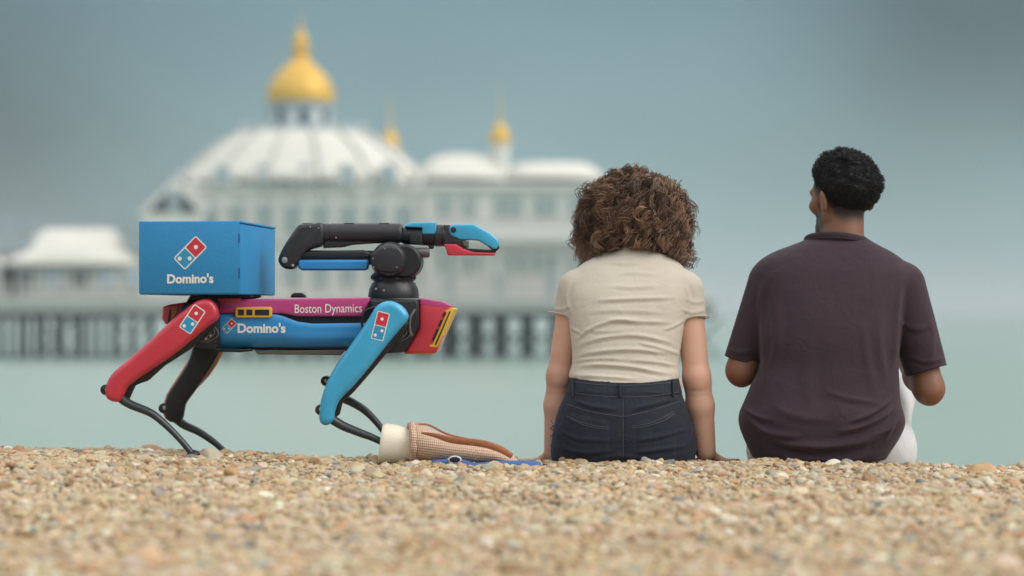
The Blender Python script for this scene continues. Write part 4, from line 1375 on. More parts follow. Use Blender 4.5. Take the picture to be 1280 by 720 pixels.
def cloth_mat(name, col, rough=0.85, bump=0.25, weave=420, sheen=0.25, var=0.10, crumple=0.35):
    mt = mat(name, col, rough, var=var, vscale=9, sheen=sheen)
    t = mt.node_tree
    p = t.nodes['Principled BSDF']
    c = t.nodes.new('ShaderNodeTexCoord')
    n1 = t.nodes.new('ShaderNodeTexNoise'); n1.inputs['Scale'].default_value = weave; n1.inputs['Detail'].default_value = 2
    n2 = t.nodes.new('ShaderNodeTexNoise'); n2.inputs['Scale'].default_value = 16; n2.inputs['Detail'].default_value = 4; n2.inputs['Distortion'].default_value = 0.8
    t.links.new(c.outputs['Object'], n1.inputs['Vector']); t.links.new(c.outputs['Object'], n2.inputs['Vector'])
    b1 = t.nodes.new('ShaderNodeBump'); b1.inputs['Strength'].default_value = bump; b1.inputs['Distance'].default_value = 0.002
    b2 = t.nodes.new('ShaderNodeBump'); b2.inputs['Strength'].default_value = crumple; b2.inputs['Distance'].default_value = 0.012
    t.links.new(n1.outputs['Fac'], b1.inputs['Height']); t.links.new(n2.outputs['Fac'], b2.inputs['Height'])
    t.links.new(b2.outputs[0], b1.inputs['Normal']); t.links.new(b1.outputs[0], p.inputs['Normal'])
    return mt
M_tee = cloth_mat('cream_jersey', (0.57, 0.51, 0.425), 0.85, 0.2, 420, 0.08)
M_denim = cloth_mat('black_denim', (0.012, 0.016, 0.030), 0.85, 0.7, 500, 0.03, 0.55, 0.6)
M_plum = cloth_mat('plum_jersey', (0.036, 0.0175, 0.0275), 0.88, 0.2, 420, 0.06, 0.12)
M_plum2 = cloth_mat('plum_rib', (0.034, 0.018, 0.026), 0.85, 0.4, 300, 0.06)
M_whitetr = cloth_mat('white_cotton', (0.66, 0.66, 0.68), 0.8, 0.2)
M_thread = mat('seam_thread', (0.085, 0.088, 0.105), 0.8)
M_shoe = mat('white_trainer', (0.62, 0.61, 0.58), 0.6)

# ================================================================== woman
YW = 7.0
woman_rows = [(309, 770, 814, .105, .045), (316, 752, 828, .100, .058), (324, 738, 842, .092, .068), (334, 724, 853, .084, .077), (348, 715, 861, .074, .088), (370, 709, 861, .058, .098),
              (400, 712, 855, .04, .100), (440, 716, 849, .02, .098), (468, 715, 846, .005, .095), (490, 709, 850, -.005, .105), (515, 699, 859, -.005, .120),
              (545, 692, 867, 0, .128), (572, 691, 867, .01, .128), (592, 702, 856, .02, .115)]
wl = Loft(woman_rows, YW)
def HW(px, py, Y): return W(px, py, Y)
wcx = W(787, 0, 7.0)[0]
HEADW = W(791, 282, 7.19)
HMW = rotm(R(4), R(38))
gW = float(gz(wcx, 7.4))
wA = {'sl': W(717, 361, 7.075), 'el': W(699, 470, 7.075), 'wl_': W(691, 566, 7.10),
      'sr': W(859, 363, 7.075), 'er': W(871, 473, 7.035), 'wr_': W(882, 564, 7.05)}
kneeL, kneeR = np.array([wcx - .10, 7.47, .185]), np.array([wcx + .125, 7.46, .190])
hipL, hipR = np.array([wcx - .085, 7.05, .045]), np.array([wcx + .088, 7.05, .045])
ankL = np.array([kneeL[0] - .01, 7.80, float(gz(kneeL[0], 7.80)) + .065])
ankR = np.array([kneeR[0] + .01, 7.79, float(gz(kneeR[0], 7.79)) + .065])
hL = hand_prims(wA['wl_'] + np.array([0, .004, -.006]), (-.25, .8, -.42), (0, .35, 1), -1, .12, .92)
hR = hand_prims(wA['wr_'] + np.array([0, .004, -.006]), (.25, .8, -.42), (0, .35, 1), 1, .12, .92)
hips_line = None
def foot_prims(ank, dirx):
    h = ank + np.array([0, -.02, -.045]); t_ = ank + np.array([dirx, .16, -.075])
    pr = [(ank, h, .034, .030), (h, t_, .030, .020), (ank, t_, .032, .018)]
    for k in range(5):
        o_ = np.array([(k - 2) * .016, 0, 0])
        pr.append((t_ + o_ + np.array([0, -.03, .004]), t_ + o_ + np.array([0, .028 - abs(k - 1.5) * .006, -.004]), .012, .0095))
    return pr
def woman_body(P):
    d = wl(P, -0.010)
    for s_, e_, w_, r_ in ((wA['sl'], wA['el'], wA['wl_'], (.040, .0345, .0365, .026)), (wA['sr'], wA['er'], wA['wr_'], (.042, .0385, .040, .030))):
        mid = e_ * .62 + w_ * .38
        a_ = smin(rcone(P, s_, e_, r_[0], r_[1]), rcone(P, e_, mid, r_[1], r_[2]), .02)
        a_ = smin(a_, rcone(P, mid, w_, r_[2], r_[3]), .015)
        a_ = smin(a_, rcone(P, e_ + np.array([0, -.012, .004]), e_ + np.array([0, -.014, -.010]), .024, .022), .02)
        d = smin(d, a_, .012)
    neck = rcone(P, W(790, 330, 7.10), HEADW + HMW @ np.array([0, -.02, -.06]), .056, .050)
    hd, q = head_sdf(P, HEADW, HMW, .97, True)
    d = smin(smin(d, neck, .03), hd, .02)
    for h_, k_, a_ in ((hipL, kneeL, ankL), (hipR, kneeR, ankR)):
        lg = smin(rcone(P, h_, k_, .080, .052), rcone(P, k_, k_ * .68 + a_ * .32 + np.array([0, -.012, -.01]), .050, .052), .03)
        lg = smin(lg, rcone(P, k_ * .68 + a_ * .32, a_, .050, .033), .02)
        lg = add_prims(P, lg, foot_prims(a_, .01 if h_[0] > wcx else -.01), .012)
        d = smin(d, lg, .02)
    d = add_prims(P, d, hL); d = add_prims(P, d, hR)
    return d
BW = np.array([wcx, 7.0, float(gz(wcx, 7.0))])
V, F = surface(woman_body, (wcx - .34, 6.80, -.22), (wcx + .36, 8.06, .86), .0055)
V = relax(V, F, 1, .4)
V = folds(V, F, [([(855, 487), (870, 489.5), (888, 486)], 1.6, -.0014), ([(684, 483), (698, 486), (714, 482)], 1.6, -.0012), ([(856, 494), (870, 497), (886, 493)], 1.8, -.0007)])
_, q = head_sdf(V, HEADW, HMW, .97, True)
lips = np.exp(-(((q[:, 0]) / .022) ** 2 + ((q[:, 2] + .054) / .009) ** 2) * 1.2) * (q[:, 1] > .07)
px_, py_ = to_px(V)
elb = np.zeros(len(V))
for e_ in (wA['el'], wA['er']): elb = np.maximum(elb, .35 * np.exp(-np.sum((V - e_) ** 2, 1) / .0025))
woman = link('person', body_mesh('person', V, F, BW, {'tint': np.clip(lips + elb, 0, 1)}), M_skinF, None, tuple(BW))
tag(woman, 'person with big curly brown hair, cream t-shirt and black denim shorts, sitting on shingle', 'person')

# t-shirt
def hem_w(px): return np.interp(px, [690, 716, 745, 782, 815, 846, 870], [470, 473, 478.5, 482.5, 479.5, 474, 470])
def sleeve(P, s_, e_, hem_pt, r0, r1):
    ax = (e_ - s_) / np.linalg.norm(e_ - s_)
    d = rcone(P, s_, e_, r0, r1)
    return np.maximum(d, (P - hem_pt) @ ax)
wsl = W(704, 394, 7.075); wsr = W(866, 400, 7.06)
def woman_tee(P):
    d = wl(P, 0.0025)
    px, py = to_px(P)
    zz = CAMZ - (hem_w(px) - HOR) / FPX * np.maximum(P[:, 1], 1)
    side = np.clip((P[:, 1] - wl.cy_at(P[:, 2])) / .1, 0, 1) * .01
    # lower edge of the cloth lies looser than the waist
    d = d - 0.004 * np.exp(-((P[:, 2] - zz - .012) / .02) ** 2)
    d = np.maximum(d, zz - side - P[:, 2])
    for s_, e_, hp, r0, r1 in ((wA['sl'], wA['el'], wsl, .052, .044), (wA['sr'], wA['er'], wsr, .054, .047)):
        d = smin(d, sleeve(P, s_ + np.array([.006 if s_[0] < wcx else -.006, 0, .002]), e_, hp, r0, r1), .016)
    # neck opening
    d = np.maximum(d, -rcone(P, W(790, 312, 7.155), W(791, 285, 7.22), .062, .070))
    return d
V, F = surface(woman_tee, (wcx - .28, 6.84, .20), (wcx + .28, 7.28, .62), .0036)
V = relax(V, F, 2, .45)
V = folds(V, F, [
    ([(738, 376), (793, 373.5), (848, 372)], 2.6, .0040), ([(752, 399), (800, 402), (842, 403)], 2.6, .0038), ([(716, 427), (742, 409), (772, 400), (800, 402)], 2.6, .0042),
    ([(728, 391), (760, 388), (800, 389), (838, 391)], 3.0, .0022), ([(716, 446), (745, 440), (785, 437), (826, 440), (851, 446)], 2.8, .0050),
    ([(798, 428), (822, 434), (852, 443)], 2.4, .0042), ([(716, 434), (750, 423), (790, 419), (830, 426), (850, 434)], 2.8, .0046),
    ([(714, 460), (745, 456), (790, 459), (822, 465), (848, 467)], 2.6, .0056), ([(714, 469), (740, 470), (770, 472), (800, 474)], 2.2, .0036), ([(780, 450), (815, 452), (850, 458)], 2.2, .0034),
    ([(716, 452), (738, 449), (760, 448), (784, 450)], 2.0, .0030), ([(758, 327), (780, 329), (803, 328)], 2.6, .0022), ([(768, 342), (795, 341), (822, 343)], 2.6, .0020), ([(760, 357), (790, 359), (826, 357)], 2.8, .0024),
    ([(724, 411), (752, 414), (790, 413)], 2.4, .0020), ([(690, 384), (700, 387), (713, 383)], 2.2, .0022), ([(850, 386), (866, 391), (884, 387)], 2.2, .0026), ([(854, 372), (868, 378), (884, 376)], 2.2, .0018),
    ([(830, 412), (842, 408), (856, 400)], 2.2, .0030), ([(707, 400), (714, 410), (726, 416)], 2.2, .0030)])
V = folds(V, F, [([(712, 352), (708, 372), (714, 394)], 2.6, .0030), ([(857, 356), (861, 376), (856, 396)], 2.6, .0030)], True)
tee = link('t_shirt', body_mesh('t_shirt', V, F, BW), M_tee, woman)
# sleeve hem stitching
for hp, s_, e_, r_ in ((wsl, wA['sl'], wA['el'], .0455), (wsr, wA['sr'], wA['er'], .0480)):
    ax = (e_ - s_) / np.linalg.norm(e_ - s_)
    u = np.cross(ax, (0, 1, 0)); u /= np.linalg.norm(u); v = np.cross(ax, u)
    ring = [hp - ax * .004 + (u * math.cos(t) + v * math.sin(t)) * r_ - BW for t in np.linspace(0, 2 * math.pi, 36)]
    link('sleeve_hem', tube_mesh('sleeve_hem', ring, .0016, 6, up=tuple(ax), caps=False), M_tee, tee)

# denim shorts
def woman_shorts(P):
    px, py = to_px(P)
    d = wl(P, 0.004)
    top = CAMZ - (np.interp(px, [700, 716, 782, 846, 860], [474, 474.5, 479, 475, 474]) - HOR) / FPX * np.maximum(P[:, 1], 1)
    d = np.maximum(d, P[:, 2] - top)
    for h_, k_ in ((hipL, kneeL), (hipR, kneeR)):
        ax = (k_ - h_) / np.linalg.norm(k_ - h_)
        d = smin(d, np.maximum(rcone(P, h_, h_ * .45 + k_ * .55, .092, .082), (P - (h_ * .62 + k_ * .38)) @ ax), .03)
    # seams: groove down the middle, yoke, pocket edges stand proud
    back = P[:, 1] < wl.cy_at(P[:, 2]) - .02
    d = d + np.where(back, .0035 * np.exp(-((px - 779) / 1.6) ** 2) * (py > 500), 0)
    pk = 0.0022 * (smooth01((py - (534 - .26 * np.abs(px - 779))) / 1.5 + .5)) * smooth01((np.abs(px - 779) - 18) / 2.0) * smooth01((66 - np.abs(px - 779)) / 2.0) * (py < 585)
    d = d - np.where(back, pk, 0)
    d = d - np.where(back, .002 * smooth01((492 - py) / 1.5 + .5), 0)
    return d
V, F = surface(woman_shorts, (wcx - .30, 6.82, -.10), (wcx + .30, 7.40, .26), .0036)
V = relax(V, F, 1, .4)
V = folds(V, F, [([(716, 500), (740, 508), (772, 512)], 2.6, .0042), ([(786, 512), (815, 506), (846, 498)], 2.6, .0045), ([(700, 560), (730, 566), (765, 563)], 3, .0042),
                 ([(790, 566), (825, 562), (862, 556)], 3, .0042), ([(800, 488), (820, 492), (845, 490)], 2.2, .0018), ([(700, 540), (725, 549), (768, 551)], 2.4, .0034), ([(792, 551), (825, 546), (860, 536)], 2.4, .0036), ([(745, 574), (775, 570), (815, 575)], 2.6, .003)])
shorts = link('denim_shorts', body_mesh('denim_shorts', V, F, BW), M_denim, woman)
bv = BVHTree.FromPolygons([tuple(p) for p in V], [tuple(f) for f in F])
def on_surface(px, py, bvh, out_=0.001):
    d = Vector(((px - 640) / FPX, 1.0, (HOR - py) / FPX)).normalized()
    hit = bvh.ray_cast(Vector((0, 0, CAMZ)), d)
    if hit[0] is None: return None
    return np.array(hit[0]) + np.array(hit[1]) * out_
def seam(name, pts, rad, m_, parent, bvh, org, n_=26, flat=1.0, out_=0.0008):
    Q = smooth_path(np.array(pts, float), n_ // max(1, len(pts) - 1))
    S = [on_surface(x, y, bvh, out_) for x, y in Q]
    S = [s_ for s_ in S if s_ is not None]
    if len(S) < 2: return None
    return link(name, tube_mesh(name, np.array(S) - org, rad, 6, flat, up=(0, 1, 0)), m_, parent)
for pts in ([(716, 491), (748, 495), (782, 496.5), (815, 495), (848, 490)], [(716, 477.5), (748, 481), (782, 482), (815, 480.5), (846, 477.5)],
            [(709, 520), (728, 528), (745, 532.5), (760, 534)], [(790, 533), (810, 529.5), (828, 523), (842, 514)],
            [(712, 523), (730, 531), (746, 535), (760, 536.5)], [(790, 535.5), (810, 532), (829, 526), (843, 517)],
            [(779, 498), (779, 530), (779, 574)], [(707, 505), (740, 515), (778, 521)], [(780, 521), (815, 513), (851, 501)]):
    seam('stitching', pts, .0009, M_thread, shorts, bv, BW)
for cx in (716.5, 774.5, 840):
    seam('belt_loop', [(cx, 475.5 + (4 if cx == 774.5 else 0)), (cx + .4, 485), (cx + .6, 497)], .0062, M_denim, shorts, bv, BW, 12, .4, .003)
# frayed hem threads at both sides
for cx, sg in ((691.5, -1), (866.5, 1)):
    for k in range(16):
        y0 = 528 + rng.random() * 44
        a_ = W(cx - sg * 2, y0, 6.99 + rng.random() * .05)
        ln = .008 + .014 * rng.random()
        dr = np.array([sg * (.3 + .5 * rng.random()), -.2, rng.normal(0, .6)])
        b_ = a_ + dr / np.linalg.norm(dr) * ln
        link('loose_thread', tube_mesh('loose_thread', smooth_path([a_ - BW, (a_ + b_) / 2 - BW + rng.normal(0, .002, 3), b_ - BW], 3), .0006, 4, up=(0, 1, 0)), M_denim, shorts)

# curly hair: locks of strands wound as loose coils around paths from scalp to envelope
def curly_hair():
    r_ = np.random.default_rng(11)
    ec = W(793, 277, 7.165)
    er = np.array([.170, .150, .152])
    locks = 620
    D = r_.normal(0, 1, (locks * 3, 3))
    D /= np.linalg.norm(D, axis=1)[:, None]
    fwd = HMW @ np.array([0, 1, 0])
    D = D[(D @ fwd < .62) & (D[:, 2] > -.75)][:locks]
    locks = len(D)
    root = HEADW + HMW @ np.array([0, -.012, .030]) + D * np.array([.078, .092, .088])
    De = D + np.array([0, 0, -.42]) * (.4 + .6 * r_.random((locks, 1))) + r_.normal(0, .16, (locks, 3))
    De /= np.linalg.norm(De, axis=1)[:, None]
    hs = np.linalg.norm(De[:, :2], axis=1)
    fx = np.where(De[:, 2] < 0, np.clip(1 / np.maximum(hs, .3), 1, 1.28), 1)
    rad = .70 + .36 * r_.random((locks, 1)) ** .6 + .12 * (r_.random((locks, 1)) > .93)
    end = ec + De * er * rad * np.stack([fx, fx, np.ones(locks)], 1) + np.array([0, 0, -.020])
    mid = (root + end) / 2 + D * .045 + np.array([0, 0, .028])
    n_ = 36
    t = np.linspace(0, 1, n_)[None, :, None]
    Pm = root[:, None] * (1 - t) ** 2 + mid[:, None] * 2 * t * (1 - t) + end[:, None] * t * t
    paths, tint, rads = [], [], []
    T = np.gradient(Pm, axis=1); T /= np.linalg.norm(T, axis=2, keepdims=True)
    A = np.cross(T, np.array([.2, .9, .35])); A /= np.linalg.norm(A, axis=2, keepdims=True)
    B_ = np.cross(T, A)
    turns = r_.uniform(1.8, 4.6, locks); ph = r_.random(locks) * 6.28
    cr = .004 + .010 * r_.random(locks) ** 1.3
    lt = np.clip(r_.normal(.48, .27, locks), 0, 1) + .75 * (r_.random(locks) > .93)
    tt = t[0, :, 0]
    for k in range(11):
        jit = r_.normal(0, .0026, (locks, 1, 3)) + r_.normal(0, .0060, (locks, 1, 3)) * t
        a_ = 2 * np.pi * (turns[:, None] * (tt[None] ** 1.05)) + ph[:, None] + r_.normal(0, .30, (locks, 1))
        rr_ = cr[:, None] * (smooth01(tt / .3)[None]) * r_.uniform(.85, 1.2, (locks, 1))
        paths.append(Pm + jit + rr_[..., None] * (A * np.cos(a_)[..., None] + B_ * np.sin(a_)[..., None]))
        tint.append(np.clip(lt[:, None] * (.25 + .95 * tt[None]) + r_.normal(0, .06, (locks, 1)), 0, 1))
        rads.append((.00075 * r_.uniform(.7, 1.2, (locks, 1))) * (1 - .55 * tt[None] ** 3) + .00025)
    # stray flyaway hairs outside the mass
    paths = np.concatenate(paths); tint = np.concatenate(tint); rads = np.concatenate(rads)
    # the hair falls in front of the shoulders: behind the shirt's upper edge seen from the back
    pxx = 640 + paths[..., 0] / paths[..., 1] * FPX; pyy = HOR - (paths[..., 2] - CAMZ) / paths[..., 1] * FPX
    ov = smooth01((pyy - np.interp(pxx, [700, 722, 740, 757, 775, 808, 825, 842, 858, 880], [352, 336, 324, 317, 313, 313, 317, 324, 336, 352]) + 3) / 5)
    paths[..., 1] = paths[..., 1] * (1 - ov) + np.maximum(paths[..., 1], 7.135) * ov
    Vs, Fs = strands(paths, rads, 3)
    ts = np.repeat(tint.reshape(-1), 3)
    core = lambda P: np.maximum(ellip(P, ec + np.array([0, .0, .0]), er * .80) + .007 * noise3(P, 60, 3), -((P - HEADW) @ fwd - .0) * -1 - .055)
    Vc, Fc = surface(core, ec - .22, ec + .22, .007)
    Vall = np.concatenate([Vc, Vs]); Fall = np.concatenate([Fc, Fs + len(Vc)])
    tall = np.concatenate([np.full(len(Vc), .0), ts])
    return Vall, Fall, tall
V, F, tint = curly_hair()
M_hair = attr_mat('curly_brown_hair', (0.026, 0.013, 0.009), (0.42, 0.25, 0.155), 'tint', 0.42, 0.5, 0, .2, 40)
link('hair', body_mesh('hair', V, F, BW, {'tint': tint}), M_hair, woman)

# ================================================================== man
YM = 7.0
man_rows = [(295, 1014, 1080, .060, .058), (302, 1001, 1090, .058, .068), (308, 985, 1101, .054, .078), (316, 965, 1116, .050, .087), (327, 949, 1130, .044, .097), (345, 943, 1141, .034, .108), (380, 947, 1132, .018, .120),
            (420, 949, 1126, .0, .124), (455, 950, 1122, -.005, .124), (480, 939, 1122, -.010, .127), (500, 931, 1123, -.012, .136), (516, 925, 1127, -.012, .148), (530, 924.5, 1129, -.010, .153), (548, 930, 1122, -.004, .154),
            (575, 942, 1107, .010, .148), (592, 950, 1102, .02, .14)]
ml = Loft(man_rows, YM)
mcx = W(1034, 0, 7.0)[0]
HEADM = W(1052.5, 250, 7.10)
HMM = rotm(R(38), R(4), R(-3))
mA = {'sl': W(957, 352, 7.06), 'el': W(927, 463, 7.06), 'wl_': W(960, 436, 7.28), 'sr': W(1133, 356, 7.05), 'er': W(1161, 486, 7.035), 'wr_': W(1128, 440, 7.27)}
mkL, mkR = np.array([mcx - .085, 7.50, .25]), np.array([W(1117, 0, 7.45)[0], 7.45, .215])
mhL, mhR = W(981, 555, 7.06), W(1093, 553, 7.06)
maL = np.array([mkL[0] + .02, 7.84, float(gz(mkL[0], 7.84)) + .10]); maR = np.array([mkR[0] - .01, 7.76, float(gz(mkR[0], 7.76)) + .10])
mhandL = hand_prims(mA['wl_'], (.55, .7, .25), (.2, -.3, 1), 1, .55, 1.05)
mhandR = hand_prims(mA['wr_'], (-.55, .7, .25), (-.2, -.3, 1), -1, .55, 1.05)
def man_body(P):
    d = ml(P, -0.016)
    for s_, e_, w_, hp in ((mA['sl'], mA['el'], mA['wl_'], mhandL), (mA['sr'], mA['er'], mA['wr_'], mhandR)):
        mid = e_ * .65 + w_ * .35
        a_ = smin(rcone(P, s_, e_, .052, .041), rcone(P, e_, mid, .043, .046), .025)
        a_ = smin(a_, rcone(P, mid, w_, .045, .029), .02)
        a_ = smin(a_, rcone(P, e_ + np.array([0, -.012, -.008]), e_ + np.array([0, -.006, -.016]), .026, .024), .02)
        a_ = smin(a_, rcone(P, e_ + np.array([0, -.018, -.014]), e_ + np.array([.004 if e_[0] > mcx else -.002, -.016, -.024]), .022, .017), .016)
        a_ = add_prims(P, a_, hp)
        d = smin(d, a_, .012)
    neck = rcone(P, W(1052, 322, 7.07), W(1054, 272, 7.09), .066, .060)
    tr = smin(rcone(P, W(1048, 316, 7.06), W(990, 330, 7.05), .05, .05), rcone(P, W(1052, 316, 7.06), W(1110, 332, 7.05), .05, .05), .03)
    hd, q = head_sdf(P, HEADM, HMM, 1.0)
    d = smin(smin(d, neck, .02), hd, .014)
    for h_, k_, a_ in ((mhL, mkL, maL), (mhR, mkR, maR)):
        d = smin(d, smin(rcone(P, h_, k_, .085, .055), rcone(P, k_, a_, .052, .036), .03), .02)
    return d
BM = np.array([mcx, 7.0, float(gz(mcx, 7.0))])
V, F = surface(man_body, (mcx - .36, 6.80, -.22), (mcx + .40, 7.98, .93), .0055)
V = relax(V, F, 1, .35)
_, q = head_sdf(V, HEADM, HMM, 1.0)
def hairline(q):
    # low on the nape, up round the ear, across the temple to the forehead
    z_ = np.interp(q[:, 1], [-.12, -.05, -.030, -.008, .028, .055, .09], [-.064, -.058, -.044, .008, .020, .040, .078])
    return q[:, 2] - z_
isd = (q[:, 2] > -.16) & (np.linalg.norm(q, axis=1) < .2) & (np.abs(q[:, 0]) < .0785)
hl = smooth01((hairline(q) + .022) / .034) * isd * (q[:, 2] > -.09)
jawd = (q[:, 1] > .022) & (q[:, 2] < -.028) & (q[:, 2] > -.13)
lipm = np.exp(-(((q[:, 0]) / .024) ** 2 + ((q[:, 2] + .054) / .011) ** 2))
beard = jawd * smooth01((-.030 - q[:, 2] + (q[:, 1] - .03) * .25) / .02) * .88 * (1 - lipm) * isd
burn = np.exp(-((q[:, 1] - .026) / .012) ** 2) * smooth01((.02 - q[:, 2]) / .03) * (np.abs(q[:, 0]) > .05) * .7 * isd * (q[:, 2] > -.10)
brow = np.exp(-((q[:, 2] - .034) / .0055) ** 2) * (np.abs(q[:, 0]) > .012) * (np.abs(q[:, 0]) < .05) * (q[:, 1] > .06) * isd
man = link('person', body_mesh('person', V, F, BM, {'tint': np.clip(np.maximum.reduce([hl * .92, beard, burn, brow * .9]), 0, 1)}), M_skinM, None, tuple(BM))
tag(man, 'person with short black curly hair, loose plum t-shirt and white trousers, looking sideways', 'person')

msl = W(925.5, 452, 7.062); msr = W(1158, 463, 7.04)
def man_tee(P):
    d = ml(P, 0.0)
    px, py = to_px(P)
    # hem lies over the hips, lower in the middle
    hz = CAMZ - (np.interp(px, [915, 945, 1030, 1108, 1140], [566, 573, 586, 575, 545]) - HOR) / FPX * np.maximum(P[:, 1], 1)
    d = np.maximum(d, hz - P[:, 2])
    for s_, e_, hp, r0, r1 in ((mA['sl'], mA['el'], msl, .068, .048), (mA['sr'], mA['er'], msr, .072, .060)):
        ins_ = np.array([.016 if s_[0] < mcx else -.016, 0, -.004])
        tgt = hp + (hp - s_) * .05
        d = smin(d, sleeve(P, s_ + ins_, tgt, hp, r0, r1), .009)
    d = np.maximum(d, -rcone(P, W(1046, 298, 7.085), W(1050, 268, 7.11), .074, .08))
    d = d - .0025 * noise3(P * np.array([1, 1, .45]), 34, 5) * smooth01((py - 330) / 60)
    return d
V, F = surface(man_tee, (mcx - .34, 6.80, -.05), (mcx + .39, 7.24, .66), .0038)
V = relax(V, F, 2, .45)
V = folds(V, F, [([(940, 533), (975, 552), (1030, 558), (1085, 549), (1120, 530)], 5, .0130), ([(930, 520), (960, 540), (1005, 547)], 4, .0090),
                 ([(1045, 541), (1080, 532), (1108, 518), (1122, 503)], 3.4, .0105), ([(1060, 528), (1090, 517), (1116, 498)], 3.2, .0085), ([(1030, 488), (1065, 499), (1102, 503)], 4, .0036),
                 ([(950, 566), (1000, 573), (1060, 574), (1100, 566)], 4, .0075), ([(926, 508), (945, 520), (968, 526)], 3.4, .0050), ([(1085, 545), (1110, 536), (1130, 522)], 3, .0050),
                 ([(960, 505), (1000, 522), (1045, 525)], 5, .0030), ([(908, 436), (924, 441), (944, 438)], 3, .0030), ([(1136, 446), (1158, 452), (1180, 448)], 3, .0034), ([(1120, 400), (1146, 412), (1170, 404)], 4, .0030)])
V = folds(V, F, [([(956, 348), (951, 380), (955, 440), (952, 470)], 4.0, .0085), ([(1128, 352), (1121, 390), (1118, 440), (1113, 470)], 4.0, .0090), ([(968, 360), (972, 420), (958, 480)], 6, .0036), ([(1102, 380), (1100, 430), (1108, 480)], 5, .0036),
                 ([(1078, 400), (1084, 450), (1092, 490)], 5, .0030), ([(1124, 500), (1118, 525), (1106, 552)], 3, .0060), ([(1014, 420), (1008, 470), (1015, 520)], 8, .0025), ([(918, 380), (916, 410), (922, 446)], 4, .0028), ([(1160, 390), (1166, 420), (1164, 456)], 4, .0030)], True)
mtee = link('t_shirt', body_mesh('t_shirt', V, F, BM), M_plum, man)
bvm = BVHTree.FromPolygons([tuple(p) for p in V], [tuple(f) for f in F])
# ribbed collar: band standing round the neck
cc = W(1046, 305, 7.062)
ring = []
for t in np.linspace(0, 2 * math.pi, 48):
    ring.append(cc + np.array([.0925 * math.cos(t), .078 * math.sin(t) + .004, -.0075 * math.cos(t) - .020 * math.sin(t) + .004]) - BM)
link('collar', tube_mesh('collar', ring, .0088, 12, .42, up=(0, 0, 1), caps=False), M_plum2, mtee)
ring2 = [p + np.array([0, 0, -.0082]) + (p + BM - cc) * np.array([.035, .035, 0]) for p in ring]
link('collar_seam', tube_mesh('collar_seam', ring2, .0022, 6, up=(0, 0, 1), caps=False), M_plum2, mtee)
for hp, s_, e_, r_ in ((msl, mA['sl'], mA['el'], .0482), (msr, mA['sr'], mA['er'], .0602)):
    ax = (hp - s_) / np.linalg.norm(hp - s_)
    u = np.cross(ax, (0, 1, 0)); u /= np.linalg.norm(u); v = np.cross(ax, u)
    rg = [hp - ax * .004 + (u * math.cos(t) + v * math.sin(t)) * r_ - BM for t in np.linspace(0, 2 * math.pi, 36)]
    link('sleeve_hem', tube_mesh('sleeve_hem', rg, .0018, 6, up=tuple(ax), caps=False), M_plum, mtee)

def man_trousers(P):
    d = np.maximum(ml(P, -.022), P[:, 2] - .10)
    d = smin(d, np.maximum(rcone(P, mhL, mhL + np.array([-.005, .02, -.02]), .100, .100), -1), .03)
    d = smin(d, rcone(P, mhR, mhR + np.array([.02, .02, -.02]), .104, .108), .03)
    for h_, k_, a_ in ((mhL, mkL, maL), (mhR, mkR, maR)):
        lg = smin(rcone(P, h_, k_, .100, .070), rcone(P, k_, a_, .068, .060), .02)
        ax = (a_ - k_) / np.linalg.norm(a_ - k_)
        d = smin(d, np.maximum(lg, (P - a_ + ax * .03) @ ax), .03)
    d = d - .003 * noise3(P, 30, 8)
    return np.maximum(d, -(man_tee(P) + .005))
V, F = surface(man_trousers, (mcx - .36, 6.82, -.20), (mcx + .42, 7.94, .36), .006)
V = relax(V, F, 2, .45)
F = F[~(man_tee(V)[F] < -.0005).all(1)]      # the cloth hidden under the shirt is left out
used = np.unique(F); mp_ = np.full(len(V), -1); mp_[used] = np.arange(len(used))
V, F = V[used], mp_[F]
link('trousers', body_mesh('trousers', V, F, BM), M_whitetr, man)
for a_, sx_ in ((maL, -1), (maR, 1)):
    def shoe(P):
        b_ = a_ + np.array([0, 0, -.055])
        d = smin(rcone(P, b_ + np.array([0, -.03, 0]), b_ + np.array([0, .10, -.03]), .040, .032), rcone(P, b_ + np.array([0, .10, -.03]), b_ + np.array([.008 * sx_, .18, -.045]), .036, .030), .03)
        d = smin(d, rcone(P, a_ + np.array([0, 0, .02]), b_, .044, .042), .02)
        return np.maximum(d, (b_[2] - .028 - .22 * (P[:, 1] - b_[1])) - P[:, 2])
    V, F = surface(shoe, a_ - np.array([.1, .12, .16]), a_ + np.array([.1, .28, .1]), .006)
    link('shoe', body_mesh('shoe', relax(V, F, 1), F, BM), M_shoe, man)

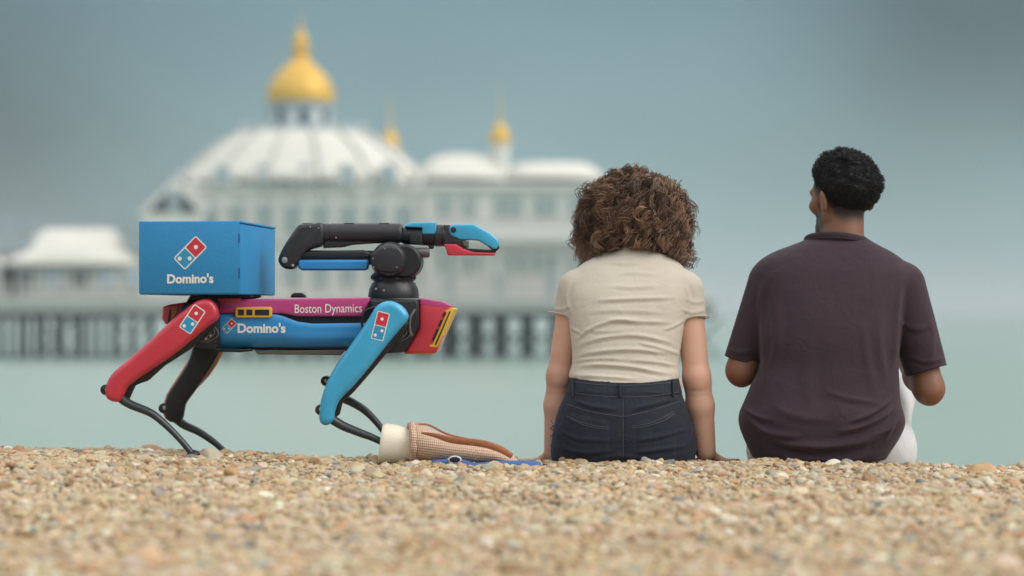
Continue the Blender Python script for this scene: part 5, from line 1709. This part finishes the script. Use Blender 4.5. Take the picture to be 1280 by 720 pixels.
# short tight curls
def short_hair():
    r_ = np.random.default_rng(5)
    def cap(P):
        hd, q = head_sdf(P, HEADM, HMM, 1.0)
        h = hairline(q)
        base = ellip(q, (0, -.012, .035), (.077, .098, .092))
        th = .021 * smooth01((h + .004) / .095) - .003
        d = base - th + .0042 * noise3(q, 170, 2) + .0032 * noise3(q, 80, 9)
        return np.maximum(d, -(h - .002) * .9)
    V, F = surface(cap, HEADM + np.array([-.16, -.16, -.09]), HEADM + np.array([.16, .16, .18]), .0034)
    N_ = vnormals(V, F)
    q = (V - HEADM) @ HMM
    h = hairline(q)
    pick = r_.choice(np.flatnonzero((h > .003)), 5200)
    p0 = V[pick]; nn = N_[pick]
    n_ = 13
    t = np.linspace(0, 1, n_)[None, :, None]
    a_ = np.cross(nn, r_.normal(0, 1, nn.shape)); a_ /= np.linalg.norm(a_, axis=1)[:, None] + 1e-9
    b_ = np.cross(nn, a_)
    ln = r_.uniform(.004, .014, (len(pick), 1, 1)) * np.clip(h[pick] / .05, .25, 1)[:, None, None]
    ang = t * r_.uniform(5, 11, (len(pick), 1, 1)) + r_.random((len(pick), 1, 1)) * 6.28
    rr_ = r_.uniform(.0016, .0040, (len(pick), 1, 1))
    paths = p0[:, None] - nn[:, None] * .003 + nn[:, None] * ln * t + rr_ * (a_[:, None] * np.cos(ang) + b_[:, None] * np.sin(ang))
    Vs, Fs = strands(paths, np.full((len(pick), n_), .0008), 3)
    return np.concatenate([V, Vs]), np.concatenate([F, Fs + len(V)]), np.concatenate([np.zeros(len(V)), np.repeat(r_.random(len(pick)), n_ * 3)])
V, F, tint = short_hair()
M_bhair = attr_mat('black_curly_hair', (0.005, 0.0045, 0.006), (0.016, 0.014, 0.017), 'tint', 0.5, 0.35, 0, .2, 60)
link('hair', body_mesh('hair', V, F, BM, {'tint': tint}), M_bhair, man)

# eyes set in the sockets
M_eye = mat('eye', (0.70, 0.68, 0.64), 0.2, var=0.02)
M_iris = mat('iris', (0.03, 0.018, 0.012), 0.15)
for own, hc, hm, org, s in ((woman, HEADW, HMW, BW, .97), (man, HEADM, HMM, BM, 1.0)):
    for sx_ in (-1, 1):
        c_ = hc + hm @ (np.array([sx_ * .032, .0735, .012]) * s) - org
        bm = bmesh.new()
        bmesh.ops.create_uvsphere(bm, u_segments=16, v_segments=10, radius=.0118)
        eb = link('eye', bm_mesh('eye', bm, 180), M_eye, own)
        eb.matrix_basis = Matrix.Translation(Vector(c_)) @ Matrix([list(r_) for r_ in hm]).to_4x4()
        link('iris', lathe_mesh('iris', [(.0052, .0108), (.0050, .0122), (.002, .0126)], 'y', seg=14), M_iris, eb)

# ------------------------------------------------------------------ put each thing's origin at its base
bpy.context.view_layer.update()
for o in list(C.objects):
    if o.type == 'EMPTY' and o.parent is None and o.location.length == 0:
        pts = [ch.matrix_world @ Vector(c_) for ch in o.children for c_ in ch.bound_box]
        lo = Vector((min(p.x for p in pts), min(p.y for p in pts), min(p.z for p in pts)))
        hi = Vector((max(p.x for p in pts), max(p.y for p in pts), max(p.z for p in pts)))
        base = Vector(((lo.x + hi.x) / 2, (lo.y + hi.y) / 2, lo.z))
        for ch in o.children: ch.location = ch.location - base
        o.location = base
for o in C.objects:
    if o.type == 'MESH' and o.parent is not None and 'category' in o: del o['category']

# ------------------------------------------------------------------ sea haze
hz = link('haze', box_mesh('haze', -9500, 9500, -70, 12500, -8.0, 34.0))
hm_ = bpy.data.materials.new('haze_air')
hm_.use_nodes = True
t = hm_.node_tree
t.nodes.clear()
vo = t.nodes.new('ShaderNodeVolumePrincipled')
vo.inputs['Color'].default_value = (0.86, 0.96, 0.98, 1)
vo.inputs['Density'].default_value = 0.0006
vo.inputs['Anisotropy'].default_value = 0.2
ou = t.nodes.new('ShaderNodeOutputMaterial')
t.links.new(vo.outputs[0], ou.inputs['Volume'])
hz.data.materials.append(hm_)
tag(hz, 'thin pale sea haze in the air over the water', 'haze', kind='stuff')
